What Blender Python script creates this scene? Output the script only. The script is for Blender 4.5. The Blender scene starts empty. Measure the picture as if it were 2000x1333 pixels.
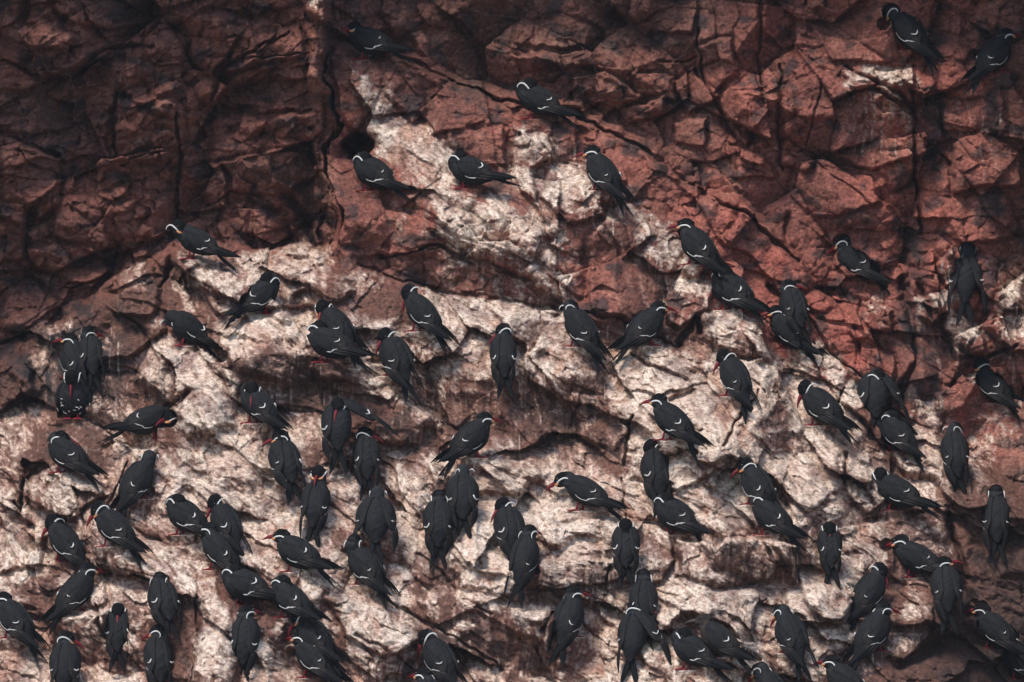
import bpy, bmesh, math
import numpy as np
from mathutils import Vector, Matrix, Euler

scene = bpy.context.scene
COL = scene.collection
R = math.radians
F = np.float32

# ------------------------------------------------------------------ camera, world, sun
CAM_D = 50.0                      # a long lens, fifty metres off the rock
PXM = 400.0                       # photograph pixels per metre at the plane y = 0
cam_data = bpy.data.cameras.new('camera')
cam = bpy.data.objects.new('camera', cam_data)
COL.objects.link(cam)
cam.location = (0, -CAM_D, 0)
cam.rotation_euler = (R(90), 0, 0)
cam_data.sensor_width = 36.0
cam_data.lens = 36.0 * PXM * CAM_D / 2000.0
cam_data.clip_start = 1.0
cam_data.clip_end = 500.0
scene.camera = cam

SUN_EL, SUN_AZ = 58.0, 215.0      # azimuth from +Y (away from camera), clockwise: front left
world = bpy.data.worlds.new('World')
scene.world = world
world.use_nodes = True
wn = world.node_tree
wn.nodes.clear()
sky = wn.nodes.new('ShaderNodeTexSky')
sky.sky_type = 'NISHITA'
sky.sun_disc = False
sky.sun_elevation = R(SUN_EL)
sky.sun_rotation = R(SUN_AZ)
bg = wn.nodes.new('ShaderNodeBackground')
bg.inputs['Strength'].default_value = 0.13
wo = wn.nodes.new('ShaderNodeOutputWorld')
wn.links.new(sky.outputs[0], bg.inputs[0])
wn.links.new(bg.outputs[0], wo.inputs[0])

sun_data = bpy.data.lights.new('sun', 'SUN')
sun_data.energy = 2.2
sun_data.angle = R(17.0)
sun_data.color = (1.0, 0.93, 0.84)
sun = bpy.data.objects.new('sun', sun_data)
COL.objects.link(sun)
sv = Vector((math.sin(R(SUN_AZ)) * math.cos(R(SUN_EL)), math.cos(R(SUN_AZ)) * math.cos(R(SUN_EL)), math.sin(R(SUN_EL))))
sun.rotation_euler = sv.to_track_quat('Z', 'Y').to_euler()
sun.location = sv * 20

scene.view_settings.view_transform = 'Standard'
scene.view_settings.look = 'None'
scene.view_settings.exposure = 0.70
scene.view_settings.gamma = 1.0

# ------------------------------------------------------------------ noise tools
def _hash(ix, iy, seed):
    h = (ix.astype(np.uint32) * np.uint32(374761393) + iy.astype(np.uint32) * np.uint32(668265263)
         + np.uint32(seed * 974711 + 12345))
    h = (h ^ (h >> np.uint32(13))) * np.uint32(1274126177)
    h = h ^ (h >> np.uint32(16))
    h = h * np.uint32(2246822519)
    return h ^ (h >> np.uint32(15))

def hrand(ix, iy, seed):
    return (_hash(ix, iy, seed) & np.uint32(0xFFFFFF)).astype(F) / F(0xFFFFFF)

def vnoise(x, y, seed):
    """gradient noise in about -0.7..0.7"""
    ix = np.floor(x); iy = np.floor(y)
    fx = (x - ix).astype(F); fy = (y - iy).astype(F)
    ix = ix.astype(np.int32); iy = iy.astype(np.int32)
    u = fx * fx * fx * (fx * (fx * 6 - 15) + 10)
    v = fy * fy * fy * (fy * (fy * 6 - 15) + 10)
    def g(dx, dy):
        a = hrand(ix + dx, iy + dy, seed) * F(6.2831853)
        return np.cos(a) * (fx - dx) + np.sin(a) * (fy - dy)
    a = g(0, 0); b = g(1, 0); c = g(0, 1); d = g(1, 1)
    return ((a + (b - a) * u) * (1 - v) + (c + (d - c) * u) * v).astype(F)

def fbm(x, y, seed, octv=4, gain=0.5):
    s = 0; amp = 1.0
    for o in range(octv):
        s = s + vnoise(x * F(2 ** o) + F(17.3 * o), y * F(2 ** o) - F(9.1 * o), seed + o) * F(amp)
        amp *= gain
    return s

def voronoi(x, y, seed):
    """edge distance, three random numbers of the cell, offsets from its centre"""
    ix = np.floor(x).astype(np.int32); iy = np.floor(y).astype(np.int32)
    f1 = np.full(x.shape, 9, F); f2 = np.full(x.shape, 9, F)
    cx = np.zeros(x.shape, np.int32); cy = np.zeros(x.shape, np.int32)
    ox = np.zeros(x.shape, F); oy = np.zeros(x.shape, F)
    for j in (-1, 0, 1):
        for i in (-1, 0, 1):
            jx = ix + i; jy = iy + j
            dx = (x - jx - hrand(jx, jy, seed)).astype(F)
            dy = (y - jy - hrand(jx, jy, seed + 7)).astype(F)
            d = np.sqrt(dx * dx + dy * dy)
            m = d < f1
            f2 = np.where(m, f1, np.minimum(f2, d))
            f1 = np.where(m, d, f1)
            cx = np.where(m, jx, cx); cy = np.where(m, jy, cy)
            ox = np.where(m, dx, ox); oy = np.where(m, dy, oy)
    return f2 - f1, hrand(cx, cy, seed + 21), hrand(cx, cy, seed + 22), hrand(cx, cy, seed + 23), ox, oy

def sstep(a, b, x):
    t = np.clip((x - a) / (b - a), 0, 1)
    return (t * t * (3 - 2 * t)).astype(F)

def rot(x, y, deg):
    c, s = math.cos(R(deg)), math.sin(R(deg))
    return x * F(c) + y * F(s), -x * F(s) + y * F(c)

# ------------------------------------------------------------------ big shape of the rock
# the drawing plan is in photograph pixels (400 px per metre); each plan point belongs to one place on the rock
def interp(pts, x):
    return np.interp(x, [p[0] for p in pts], [p[1] for p in pts]).astype(F)

SLOPE_TOP = [(-900, 760), (-200, 740), (0, 700), (150, 625), (260, 545), (345, 495), (480, 488), (640, 505), (800, 552), (1000, 590),
             (1250, 640), (1390, 585), (1480, 640), (1550, 700), (1700, 775), (1850, 850), (2000, 900), (2900, 1000)]
SPUR_TOP = [(640, 500), (652, 130), (690, 108), (760, 115), (850, 145), (960, 190), (1130, 228), (1250, 290), (1330, 345),
            (1450, 425), (1560, 505), (1650, 610), (1740, 790), (1760, 800)]

def base_depth(px, py):
    """depth behind the plane y = 0, in metres, of the big masses"""
    L = interp(SLOPE_TOP, px)
    M = interp(SPUR_TOP, px)
    edge = px - (600 + 0.085 * py)                       # the slanting cleft left of the spur
    on = sstep(4, 34, edge) * (1 - sstep(1720, 1790, px))
    M = L + (np.minimum(M, L) - L) * on
    low = np.maximum(py - L, 0)
    mid = np.clip(L - py, 0, np.maximum(L - M, 0))
    up = np.maximum(M - py, 0)
    left = 1 - sstep(-34, 30, edge)
    right = sstep(1500, 1750, px)
    y = -low / 400 * 0.82 + mid / 400 * 0.52
    stepback = 0.50 * left + 0.26 * (1 - left) * (1 - right) + 0.05 * right
    y = y + stepback * sstep(0, 26, up)
    lean = -0.10 * left - 0.02 * (1 - left)
    y = y + lean * np.minimum(up, 700) / 400
    # right hand wall leans back a little where the birds stand
    y = y + right * np.minimum(up, 450) / 400 * 0.25
    # unseen overhang above the frame, added to shade the upper rock
    shade_brow = np.clip((-30 - py) / 400, 0, 1.2)
    depth = (0.44 + 0.25 * sstep(450, 0, px)) * left + (0.34 + 0.55 * sstep(1450, 1950, px)) * (1 - left)
    y = y - depth * np.minimum(shade_brow * 1.6, 1.0) ** 0.8 + np.clip((-420 - py) / 400, 0, 9) * 0.35
    # swellings: the belly of the spur, the long shoulders of the slope
    for cx, cy, rx, ry, an, h in ((950, 460, 210, 110, 26, .20), (1130, 400, 140, 80, 40, .12), (1240, 560, 90, 110, 20, .12), (760, 230, 170, 55, 38, .10), (520, 700, 180, 80, -10, .12),
                                  (390, 830, 130, 120, 20, .14), (900, 660, 260, 70, 18, .10), (1340, 830, 210, 120, 35, .16), (1560, 900, 150, 130, 40, .12),
                                  (960, 1100, 170, 90, 15, .14), (700, 1220, 180, 70, 35, .12), (1580, 1200, 130, 80, 20, .10), (420, 1250, 60, 140, 8, .12), (150, 980, 130, 80, 30, .10), (1400, 1240, 200, 70, 15, .08)):
        c, s = math.cos(R(an)), math.sin(R(an))
        u = ((px - cx) * c + (py - cy) * s) / rx; v = (-(px - cx) * s + (py - cy) * c) / ry
        y = y - h * np.exp(-(u * u + v * v))
    # unseen forward flanks on both sides, added to block skylight at the edges
    y = y - sstep(2020, 2500, px) * 1.9 - sstep(-40, -600, px) * 0.9
    y = y + sstep(1830, 2000, px) * sstep(1060, 1330, py) * 0.25
    return y.astype(F)

# ------------------------------------------------------------------ grid in world metres (x across, z up)
def axis(lo, hi, step, far, n):
    c = np.arange(lo, hi + step / 2, step)
    g = np.cumsum(np.linspace(step * 3, (far * 2 / n), n))
    g = g / g[-1] * far
    return np.concatenate([lo - g[::-1], c, hi + g])

STEP = 0.0046
gx = axis(-2.66, 2.66, STEP, 3.0, 46)
gz = axis(-1.80, 1.80, STEP, 2.6, 46)
X, Z = np.meshgrid(gx, gz)
X = X.astype(F); Z = Z.astype(F)
Y = np.zeros_like(X)
for _ in range(3):
    k = PXM * CAM_D / (CAM_D + Y)
    PX = 1000 + X * k
    PY = 666.5 - Z * k
    Y = base_depth(PX, PY)

w1 = fbm(X * 3, Z * 3, 5, 3)
w2 = fbm(X * 3, Z * 3, 11, 3)
w3 = fbm(X * 14, Z * 14, 15, 2)
w4 = fbm(X * 14, Z * 14, 19, 2)
WX = PX + w1 * 15 + w3 * 6       # wobbled plan coordinates, so that edges are not ruler straight
WY = PY + w2 * 15 + w4 * 6
Y = base_depth(WX + w1 * 26, WY + w2 * 10)

L = interp(SLOPE_TOP, WX)
slope = sstep(-10, 60, WY - L)                                  # the whitened slope below
leftw = (1 - sstep(600, 650, WX)) * (1 - slope)
spur = (1 - slope) * sstep(628, 655, WX) * sstep(0, 30, WY - interp(SPUR_TOP, WX))
wall = np.clip(1 - slope - spur, 0, 1)

def sub(pts, pad):
    xs = [p[0] for p in pts]; ys = [p[1] for p in pts]
    x0 = (min(xs) - pad - 1000) / PXM * 1.04 - 0.12; x1 = (max(xs) + pad - 1000) / PXM * 1.04 + 0.12
    z1 = (666.5 - min(ys) + pad) / PXM * 1.04 + 0.12; z0 = (666.5 - max(ys) - pad) / PXM * 1.04 - 0.12
    i0, i1 = np.searchsorted(gx, [min(x0, x0 / 1.08), max(x1, x1 / 1.08)])
    j0, j1 = np.searchsorted(gz, [min(z0, z0 / 1.08), max(z1, z1 / 1.08)])
    return slice(max(j0 - 1, 0), j1 + 1), slice(max(i0 - 1, 0), i1 + 1)

def seg_dist(px, py, a, b):
    vx, vy = b[0] - a[0], b[1] - a[1]
    t = np.clip(((px - a[0]) * vx + (py - a[1]) * vy) / (vx * vx + vy * vy + 1e-6), 0, 1)
    return np.hypot(px - a[0] - t * vx, py - a[1] - t * vy), t

def poly_sd(px, py, pts):
    d = np.full(px.shape, 1e9, F); ins = np.zeros(px.shape, bool)
    n = len(pts)
    for i in range(n):
        a, b = pts[i], pts[(i + 1) % n]
        d = np.minimum(d, seg_dist(px, py, a, b)[0])
        if a[1] != b[1]:
            c = ((a[1] > py) != (b[1] > py)) & (px < (b[0] - a[0]) * (py - a[1]) / (b[1] - a[1]) + a[0])
            ins ^= c
    return np.where(ins, d, -d).astype(F)

# blocks: outline, how far they stand proud (m), tilt across, tilt down, softness of edge (px), rim groove
BLOCKS = [
 # dark left wall
 ([(95,0),(290,0),(285,40),(215,64),(140,45)], .14, .0, .15, 8, .05),
 ([(0,30),(90,40),(150,75),(130,95),(60,95),(0,80)], .09, .1, .2, 8, .05),
 ([(240,120),(350,125),(358,175),(335,235),(270,205),(232,165)], .08, -.1, .1, 6, .05),
 ([(228,192),(356,205),(362,262),(318,320),(226,322)], .10, .15, .1, 6, .06),
 ([(0,262),(60,280),(112,318),(118,400),(60,430),(0,420)], .13, .1, .25, 8, .05),
 ([(340,335),(430,312),(436,400),(365,425),(342,400)], .07, .2, .1, 6, .05),
 ([(430,312),(600,292),(622,332),(560,385),(455,372)], .15, .1, -.3, 7, .06),
 ([(112,392),(230,368),(332,382),(334,452),(215,505),(110,455)], .13, .1, .15, 9, .05),
 ([(430,398),(492,396),(494,470),(440,494),(424,440)], .10, .2, .0, 6, .05),
 ([(494,400),(555,420),(558,470),(510,486),(492,470)], .12, -.2, .0, 6, .04),
 ([(565,440),(612,440),(630,496),(560,500)], .08, .0, -.2, 6, .03),
 ([(360,18),(482,38),(502,120),(425,152),(368,122)], .11, .2, .2, 8, .04),
 ([(500,60),(585,50),(590,110),(470,130)], .08, .1, .3, 8, .05),
 ([(280,40),(360,60),(352,130),(285,120)], .06, -.2, .1, 7, .05),
 ([(430,190),(520,150),(600,160),(600,215),(440,260)], -.10, .0, .2, 10, .0),
 ([(60,478),(110,470),(190,486),(214,532),(180,562),(66,516)], .14, .1, .3, 8, .05),
 ([(0,400),(45,425),(50,500),(0,515)], .10, .0, .2, 8, .05),
 ([(240,500),(288,488),(312,560),(292,622),(232,612)], .13, -.2, .2, 8, .04),
 ([(110,600),(200,572),(300,590),(322,642),(250,702),(150,692)], .08, .1, .2, 9, .03),
 ([(0,560),(60,540),(110,600),(70,660),(0,650)], .09, .2, .2, 9, .05),
 ([(0,690),(60,700),(70,760),(0,790)], .08, .1, .1, 8, .04),
 # the spur in the middle
 ([(590,0),(650,0),(648,45),(622,52),(600,30)], .22, .0, .2, 9, .05),
 ([(655,125),(700,112),(755,125),(742,170),(690,262),(665,240)], .07, -.25, .05, 8, .02),
 ([(755,125),(812,148),(825,215),(800,232),(748,172)], .05, .1, .1, 6, .05),
 ([(872,245),(980,248),(992,322),(930,312),(876,280)], .08, .1, .0, 7, .04),
 ([(1000,275),(1078,266),(1092,312),(1045,330),(1050,400),(1078,440),(1020,370)], .12, .2, .0, 8, .03),
 ([(1082,312),(1160,320),(1182,420),(1112,442),(1060,392)], .10, .2, .1, 9, .03),
 ([(650,370),(720,395),(800,420),(900,470),(1000,505),(900,515),(740,490),(650,480)], .06, .0, -.25, 10, .03),
 ([(780,385),(900,362),(1000,382),(1062,442),(1112,492),(1150,540),(1082,580),(1000,510),(880,470)], .08, .0, .0, 34, .0),
 ([(1152,470),(1192,422),(1262,462),(1332,472),(1302,562),(1252,642),(1150,606)], .08, -.2, .1, 10, .02),
 ([(1170,420),(1240,400),(1280,460),(1220,500)], .07, .3, .1, 7, .03),
 ([(1338,500),(1402,520),(1384,600),(1332,640),(1292,620)], .10, -.1, .1, 9, .03),
 ([(1380,610),(1470,600),(1500,700),(1420,690),(1370,650)], .12, .2, .1, 12, .02),
 ([(820,215),(940,230),(900,250),(840,260)], .05, .0, .2, 6, .04),
 ([(690,506),(860,492),(960,522),(1060,556),(1130,606),(1000,588),(850,556),(740,540)], -.08, .0, .0, 18, .0),
 ([(664,280),(684,260),(712,260),(732,280),(722,300),(684,306)], -.55, .0, .0, 8, .0),
 # right wall
 ([(1050,38),(1110,30),(1172,62),(1140,92),(1050,86)], .07, .1, .0, 6, .05),
 ([(1150,0),(1362,0),(1350,60),(1282,62),(1205,32)], .09, .0, .2, 7, .05),
 ([(1010,45),(1050,40),(1048,88),(1005,80)], .05, .2, .0, 6, .04),
 ([(1000,105),(1160,100),(1180,130),(1020,135)], .06, .0, -.3, 6, .04),
 ([(1116,152),(1190,140),(1252,190),(1172,232),(1122,202)], .13, .1, -.1, 7, .05),
 ([(1208,212),(1292,190),(1300,222),(1222,242)], .13, .0, -.5, 7, .05),
 ([(1312,160),(1350,130),(1402,190),(1352,222)], .11, .3, .0, 6, .05),
 ([(1240,140),(1310,150),(1320,195),(1250,185)], .07, .1, .0, 6, .05),
 ([(1320,242),(1382,230),(1372,292),(1322,282)], .09, .1, .0, 6, .05),
 ([(1306,312),(1360,320),(1366,352),(1318,350)], .08, .0, .0, 6, .04),
 ([(1362,90),(1430,84),(1440,140),(1392,180),(1366,140)], .08, .1, .1, 6, .05),
 ([(1400,190),(1470,150),(1500,220),(1462,282),(1424,242)], .06, .2, .0, 6, .05),
 ([(1420,285),(1500,300),(1510,350),(1440,345)], .08, .1, -.2, 6, .05),
 ([(1530,175),(1592,145),(1700,172),(1784,222),(1812,300),(1705,332),(1602,300),(1572,342),(1530,320)], .10, .05, .0, 6, .05),
 ([(1645,142),(1712,130),(1722,172),(1660,168)], .10, .1, .1, 5, .03),
 ([(1716,138),(1792,130),(1792,202),(1752,192),(1722,172)], .17, -.05, .0, 5, .03),
 ([(1830,124),(1952,130),(1962,255),(1850,258)], .04, .0, .0, 6, .05),
 ([(1858,282),(1928,256),(1985,290),(1988,362),(1868,372)], .15, .0, .1, 7, .05),
 ([(1724,302),(1782,300),(1782,352),(1742,372),(1722,342)], .12, -.1, .0, 5, .05),
 ([(1790,180),(1830,200),(1838,260),(1798,310)], .08, .1, .0, 6, .05),
 ([(1560,330),(1700,345),(1720,400),(1600,420),(1540,380)], .05, .1, .1, 6, .04),
 ([(1580,40),(1740,20),(1760,110),(1620,120)], .06, .1, .2, 7, .05),
 ([(1840,390),(1960,380),(1990,460),(1880,470)], .06, .1, .2, 7, .05),
 ([(1795,592),(1838,574),(1856,612),(1830,642),(1796,626)], .17, .1, .1, 7, .04),
 ([(1858,602),(1910,642),(1926,682),(1880,692),(1850,642)], .15, .1, .1, 7, .04),
 ([(1938,582),(2010,540),(2010,702),(1960,684),(1922,642)], .17, -.1, .1, 8, .04),
 ([(1832,512),(1866,480),(1872,552),(1846,558)], .13, .0, .1, 6, .04),
 ([(1690,592),(1746,612),(1740,652),(1700,642)], .10, .2, .0, 5, .03),
 ([(1560,560),(1680,590),(1690,640),(1600,620)], .06, .2, .1, 8, .04),
 ([(1620,650),(1740,690),(1750,780),(1660,740)], .06, .2, .1, 8, .04),
 # slope
 ([(345,505),(400,500),(520,495),(640,530),(700,570),(640,600),(480,600),(350,560)], .10, .0, .1, 10, .02),
 ([(412,690),(448,642),(540,615),(612,640),(642,690),(692,742),(640,752),(560,748),(470,724)], .13, .0, .0, 26, .0),
 ([(270,742),(302,690),(400,680),(472,742),(462,832),(362,852),(345,800)], .12, -.1, .0, 22, .0),
 ([(790,742),(1000,762),(1182,752),(1232,832),(1192,892),(1000,902),(850,852)], -.12, .0, .0, 60, .0),
 ([(1118,772),(1182,780),(1228,832),(1202,872),(1130,852)], .10, .1, .0, 7, .03),
 ([(640,730),(780,700),(800,745),(760,772),(650,770)], .09, .0, .0, 8, .02),
 ([(1050,1046),(1202,1002),(1302,1040),(1320,1092),(1300,1132),(1182,1134),(1052,1152)], .09, .0, -.1, 7, .03),
 ([(1325,1056),(1440,1050),(1552,1064),(1550,1142),(1432,1152),(1340,1130)], .11, .0, -.8, 8, .03),
 ([(425,692),(560,682),(650,702),(690,766),(560,762),(450,742)], .05, .0, -.55, 14, .0),
 ([(1050,1098),(1200,1086),(1320,1094),(1302,1136),(1180,1140),(1052,1154)], .05, .0, -.55, 9, .02),
 ([(820,1172),(980,1164),(1030,1290),(900,1300)], .05, .0, -.4, 30, .0),
 ([(790,752),(1000,772),(1000,862),(860,852)], .0, .0, -.35, 30, .0),
 ([(1000,1190),(1085,1200),(1070,1360),(1000,1360)], .06, .0, -.7, 18, .0),
 ([(95,1200),(205,1195),(225,1300),(120,1310)], .06, .0, -.7, 16, .0),
 ([(1120,600),(1240,640),(1230,660),(1100,625)], .0, .0, -.6, 10, .0),
 ([(900,1062),(1040,1092),(1002,1162),(900,1152),(862,1092)], .10, .0, .0, 16, .0),
 ([(384,1150),(472,1172),(440,1420),(384,1420)], .10, .2, .0, 26, .0),
 ([(640,1162),(742,1182),(812,1242),(760,1292),(682,1242)], .11, .1, .0, 8, .03),
 ([(830,900),(950,888),(1060,930),(1002,962),(850,962)], .12, .0, .0, 16, .0),
 ([(1640,902),(1702,890),(1742,962),(1700,1002),(1650,962)], .09, .1, .0, 8, .03),
 ([(1540,1152),(1642,1122),(1692,1162),(1622,1222),(1540,1212)], .12, .0, .0, 9, .03),
 ([(1740,1172),(1812,1180),(1822,1242),(1762,1292),(1700,1252)], .11, .1, .0, 9, .03),
 ([(60,932),(120,902),(212,962),(140,1012),(60,982)], .10, .1, .0, 8, .03),
 ([(1500,905),(1640,880),(1645,960),(1560,1010)], .06, .1, .0, 14, .02),
 ([(1240,860),(1330,850),(1420,900),(1330,960),(1230,930)], .07, .1, .0, 12, .02),
 ([(1040,1160),(1240,1150),(1330,1180),(1240,1260),(1080,1240)], -.05, .0, .0, 18, .0),
 ([(200,890),(300,880),(290,960),(210,990)], .09, .2, .0, 9, .03),
 ([(100,1080),(190,1090),(200,1180),(110,1200)], .06, .1, .0, 9, .03),
 ([(0,1010),(90,1040),(80,1110),(0,1120)], .07, .1, .0, 9, .03),
]
CRACKS = [  # line, half width px, depth m
 ([(590,60),(604,110),(598,150)], 9, .08), ([(618,320),(640,400),(618,440),(630,490)], 12, .12),
 ([(770,112),(850,142),(960,190),(1130,230),(1250,290),(1330,342),(1450,424),(1560,506)], 11, .16),
 ([(740,500),(850,488),(960,520),(1045,545)], 9, .14), ([(790,545),(900,572),(1010,592),(1100,600)], 8, .10),
 ([(640,370),(650,420),(640,490)], 8, .08), ([(700,520),(780,545),(860,560)], 7, .08),
 ([(1525,120),(1520,260),(1532,335)], 5, .10), ([(1790,130),(1786,300),(1802,450)], 6, .14), ([(1490,-20),(1488,170)], 5, .10),
 ([(1360,60),(1382,180),(1442,262)], 6, .12), ([(1290,120),(1360,110)], 5, .08), ([(1600,170),(1570,300)], 3, .05),
 ([(1560,300),(1640,322),(1700,330)], 4, .08), ([(1650,130),(1760,180),(1790,215)], 6, .12), ([(1540,280),(1700,400)], 3, .05),
 ([(340,220),(352,330),(334,490)], 8, .16), ([(225,180),(222,310)], 6, .12), ([(560,60),(440,130),(415,205)], 8, .14),
 ([(0,120),(90,160),(200,100),(300,90)], 8, .14), ([(230,330),(300,300),(350,300)], 6, .1), ([(0,255),(110,305)], 12, .16),
 ([(120,560),(215,545),(230,480)], 7, .12), ([(400,205),(520,230),(600,220)], 12, .16), ([(450,375),(400,400)], 6, .1),
 ([(345,430),(335,520),(310,560)], 9, .16), ([(560,380),(600,430),(610,480)], 14, .18), ([(470,115),(590,105)], 8, .12),
 ([(1330,672),(1366,622),(1372,650)], 9, .18), ([(1140,610),(1240,645),(1330,680)], 7, .10), ([(1500,560),(1580,620),(1620,690),(1740,790)], 8, .12),
 ([(1330,430),(1330,470)], 5, .08), ([(1530,455),(1540,420)], 14, .1), ([(1760,540),(1790,660),(1760,800)], 14, .16), ([(1900,690),(1830,640),(1800,560)], 9, .14),
 ([(1980,680),(1900,700),(1850,760)], 10, .14),
 ([(48,935),(36,1000),(26,985)], 6, .14), ([(1232,812),(1220,900)], 5, .10), ([(1472,762),(1450,800),(1412,872)], 6, .12),
 ([(1655,890),(1645,950)], 6, .14), ([(1216,930),(1222,1042)], 4, .06), ([(640,870),(700,932)], 6, .08), ([(1230,690),(1350,735)], 5, .08),
 ([(1312,785),(1360,760)], 6, .10), ([(1110,830),(1140,772)], 5, .08), ([(1180,1130),(1186,1100)], 8, .14), ([(1050,1152),(1120,1146),(1180,1138)], 5, .08), ([(1330,1130),(1400,1152),(1480,1150)], 5, .07),
 ([(1060,1230),(1075,1190)], 7, .14), ([(1530,1210),(1630,1222),(1690,1180)], 5, .08),
 ([(300,835),(345,790),(370,760)], 8, .12), ([(740,1160),(880,1240),(980,1310)], 6, .07), ([(820,1080),(900,1170),(960,1200)], 6, .06),
 ([(700,1240),(840,1320)], 5, .06), ([(1850,1010),(1900,1180),(1960,1250)], 16, .16), ([(1760,1300),(1900,1240),(2000,1300)], 18, .16), ([(1700,1020),(1800,1010)], 8, .08),
 ([(1625,820),(1640,760)], 9, .12), ([(1540,1060),(1560,1140)], 5, .08), ([(240,900),(210,1000)], 7, .1), ([(200,1000),(320,1060)], 5, .07),
 ([(180,1180),(230,1290)], 6, .08), ([(372,1180),(384,1260),(376,1333)], 6, .06), ([(500,1060),(640,1100)], 5, .06), ([(684,288),(702,268),(716,276)], 24, .40),
 ([(1072,470),(1078,474)], 8, .10), ([(1085,612),(1098,600)], 7, .08), ([(735,740),(740,742)], 8, .06),
]
groove = np.zeros_like(Y)
tint = np.zeros_like(Y)
for n, (pts, off, tx, ty, soft, rim) in enumerate(BLOCKS):
    sl = sub(pts, 30)
    px, py = WX[sl], WY[sl]
    sd = poly_sd(px, py, pts)
    cx = sum(p[0] for p in pts) / len(pts); cy = sum(p[1] for p in pts) / len(pts)
    d = off * (0.72 + 0.28 * np.clip(sd / 38, 0, 1)) + (tx * (px - cx) + ty * (py - cy)) / PXM
    Y[sl] -= d * sstep(-soft * 0.5, soft * 0.5, sd)
    groove[sl] += rim * .45 * np.exp(-(np.minimum(sd + 5, 0) ** 2 + np.maximum(sd + 5, 0) ** 2 * 2) / 18)
    tint[sl] = np.where(sd > 0, ((n * 37) % 17) / 17 - 0.5, tint[sl])
for pts, hw, dep in CRACKS:
    sl = sub(pts, hw * 3)
    d = np.full(WX[sl].shape, 1e9, F)
    for a, b in zip(pts[:-1], pts[1:]):
        d = np.minimum(d, seg_dist(WX[sl], WY[sl], a, b)[0])
    hwv = hw * (0.62 + 0.9 * w1[sl])
    groove[sl] = np.maximum(groove[sl], dep * .8 * np.exp(-(d / np.maximum(hwv * 0.8, 1.5)) ** 2))
Y += groove

# ------------------------------------------------------------------ fractured detail
SX, SZ = rot(X + w1 * 0.05, Z + w2 * 0.05, -36)     # along the beds of the slope, which run down to the right
def layer(x, z, freq, st, seed, off, tilt, crack, cw, m, brk=0.35, facet=1.0):
    """broken rock: every cell is a stone of three flat faces, set in or out, with open joints here and there"""
    e, r1, r2, r3, ox, oy = voronoi(x * F(freq / st), z * F(freq), seed)
    ox = ox * F(st)
    peak = None
    for k in range(3):
        an = (r2 * 6.283 + k * 2.094 + np.sin(r3 * 40 + k * 9) * .6).astype(F)
        sl = .25 + .95 * np.abs(np.sin(r1 * 31 + k * 17 + r3 * 11)).astype(F)
        p = (np.cos(an) * ox + np.sin(an) * oy) * sl + (.10 + .25 * np.abs(np.sin(r3 * 23 + k * 5)))
        peak = p if peak is None else np.minimum(peak, p)
    h = (r1 - 0.5) * 2 * off + peak * (tilt * facet / freq) + ((r2 - 0.5) * ox + (r3 - 0.5) * oy) * (1.2 * tilt / freq)
    gate = sstep(-0.2, 0.2, fbm(x * freq * 0.6, z * freq * 0.6, seed + 50, 2) + brk - 0.1)
    h = h - crack * np.exp(-(e / cw) ** 2) * gate
    return (h * m).astype(F), r2, e, gate

rough = sstep(-.22, .22, fbm(X * 1.7, Z * 1.7, 71, 3))      # some of the wall is in whole slabs, some is shattered
ang = np.where(leftw > .5, 18, -12)
AX, AZ = rot(X + w1 * .03 + w3 * .005, Z + w2 * .03 + w4 * .005, 24)
BX, BZ = rot(X + w1 * .03 + w3 * .005, Z + w2 * .03 + w4 * .005, -32)
hL, tL, eL, _ = layer(AX, AZ, 3.2, 1.5, 101, .060, .85, .014, .022, leftw, -.05)
hR, tR, eR, _ = layer(BX, BZ, 3.3, 1.35, 111, .058, .80, .014, .020, np.maximum(wall - leftw, spur * .55), .05)
h1 = hL + hR; t1 = np.where(leftw > .5, tL, tR)
h2, t2, e2, k2 = layer(np.where(leftw > .5, AX, BX), np.where(leftw > .5, AZ, BZ), 8.0, 1.5, 131, .015, .70, .007, .030, (wall + spur * .6) * np.minimum(.35 + .65 * rough + .35 * leftw, 1.1), -.05)
h3, t3, e3, k3 = layer(X + w3 * .008, Z + w4 * .008, 20, 1.4, 161, .0065, .75, .003, .05, (wall + spur * .8) * np.minimum(.25 + .75 * rough + .5 * leftw, 1.2), -.15)
g1, u1, _, _ = layer(SX + w3 * .015, SZ + w4 * .015, 4.0, 2.2, 201, .020, .42, .008, .020, slope, -.12)
g2, u2, d2, q2 = layer(SX + w3 * .015, SZ + w4 * .015, 10, 2.1, 231, .005, .26, .003, .035, slope, -.2)
g3, u3, _, _ = layer(SX + w3 * .012, SZ + w4 * .012, 28, 2.0, 261, .0026, .32, .002, .07, slope, -.15)
Y -= h1 + h2 + h3 + g1 + g2 + g3
def beds(c, along, spacing, amp, seed, wob):
    """tilted slabs: each swells out downwards and breaks off in a sharp lower edge that comes and goes"""
    t = c / spacing + vnoise(along * 1.3, c * 1.3, seed) * wob + vnoise(along * 5, c * 5, seed + 1) * wob * .3
    i = np.floor(t); f = (t - i).astype(F)
    on = sstep(.25, .6, hrand(i.astype(np.int32), np.floor(along * 1.1 + hrand(i.astype(np.int32), i.astype(np.int32), seed + 5) * 3).astype(np.int32) * 0, seed + 3)
               + vnoise(along * 1.9 + i.astype(F) * 7.7, i.astype(F) * 3.1 + .5, seed + 4) * 1.1)
    return (amp * on * (1 - f) * sstep(0, .05, f)).astype(F)
Y -= slope * (beds(SZ, SX, .62, .13, 791, .8) + beds(SZ, SX, .31, .045, 801, 1.0) + beds(SZ, SX, .125, .010, 811, 1.0) + beds(SZ, SX, .045, .0035, 821, .8))
Y -= spur * beds(SZ, SX, .26, .05, 831, 1.0) + (wall - leftw).clip(0, 1) * beds(BZ, BX, .22, .05, 841, 1.1) * rough
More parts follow.
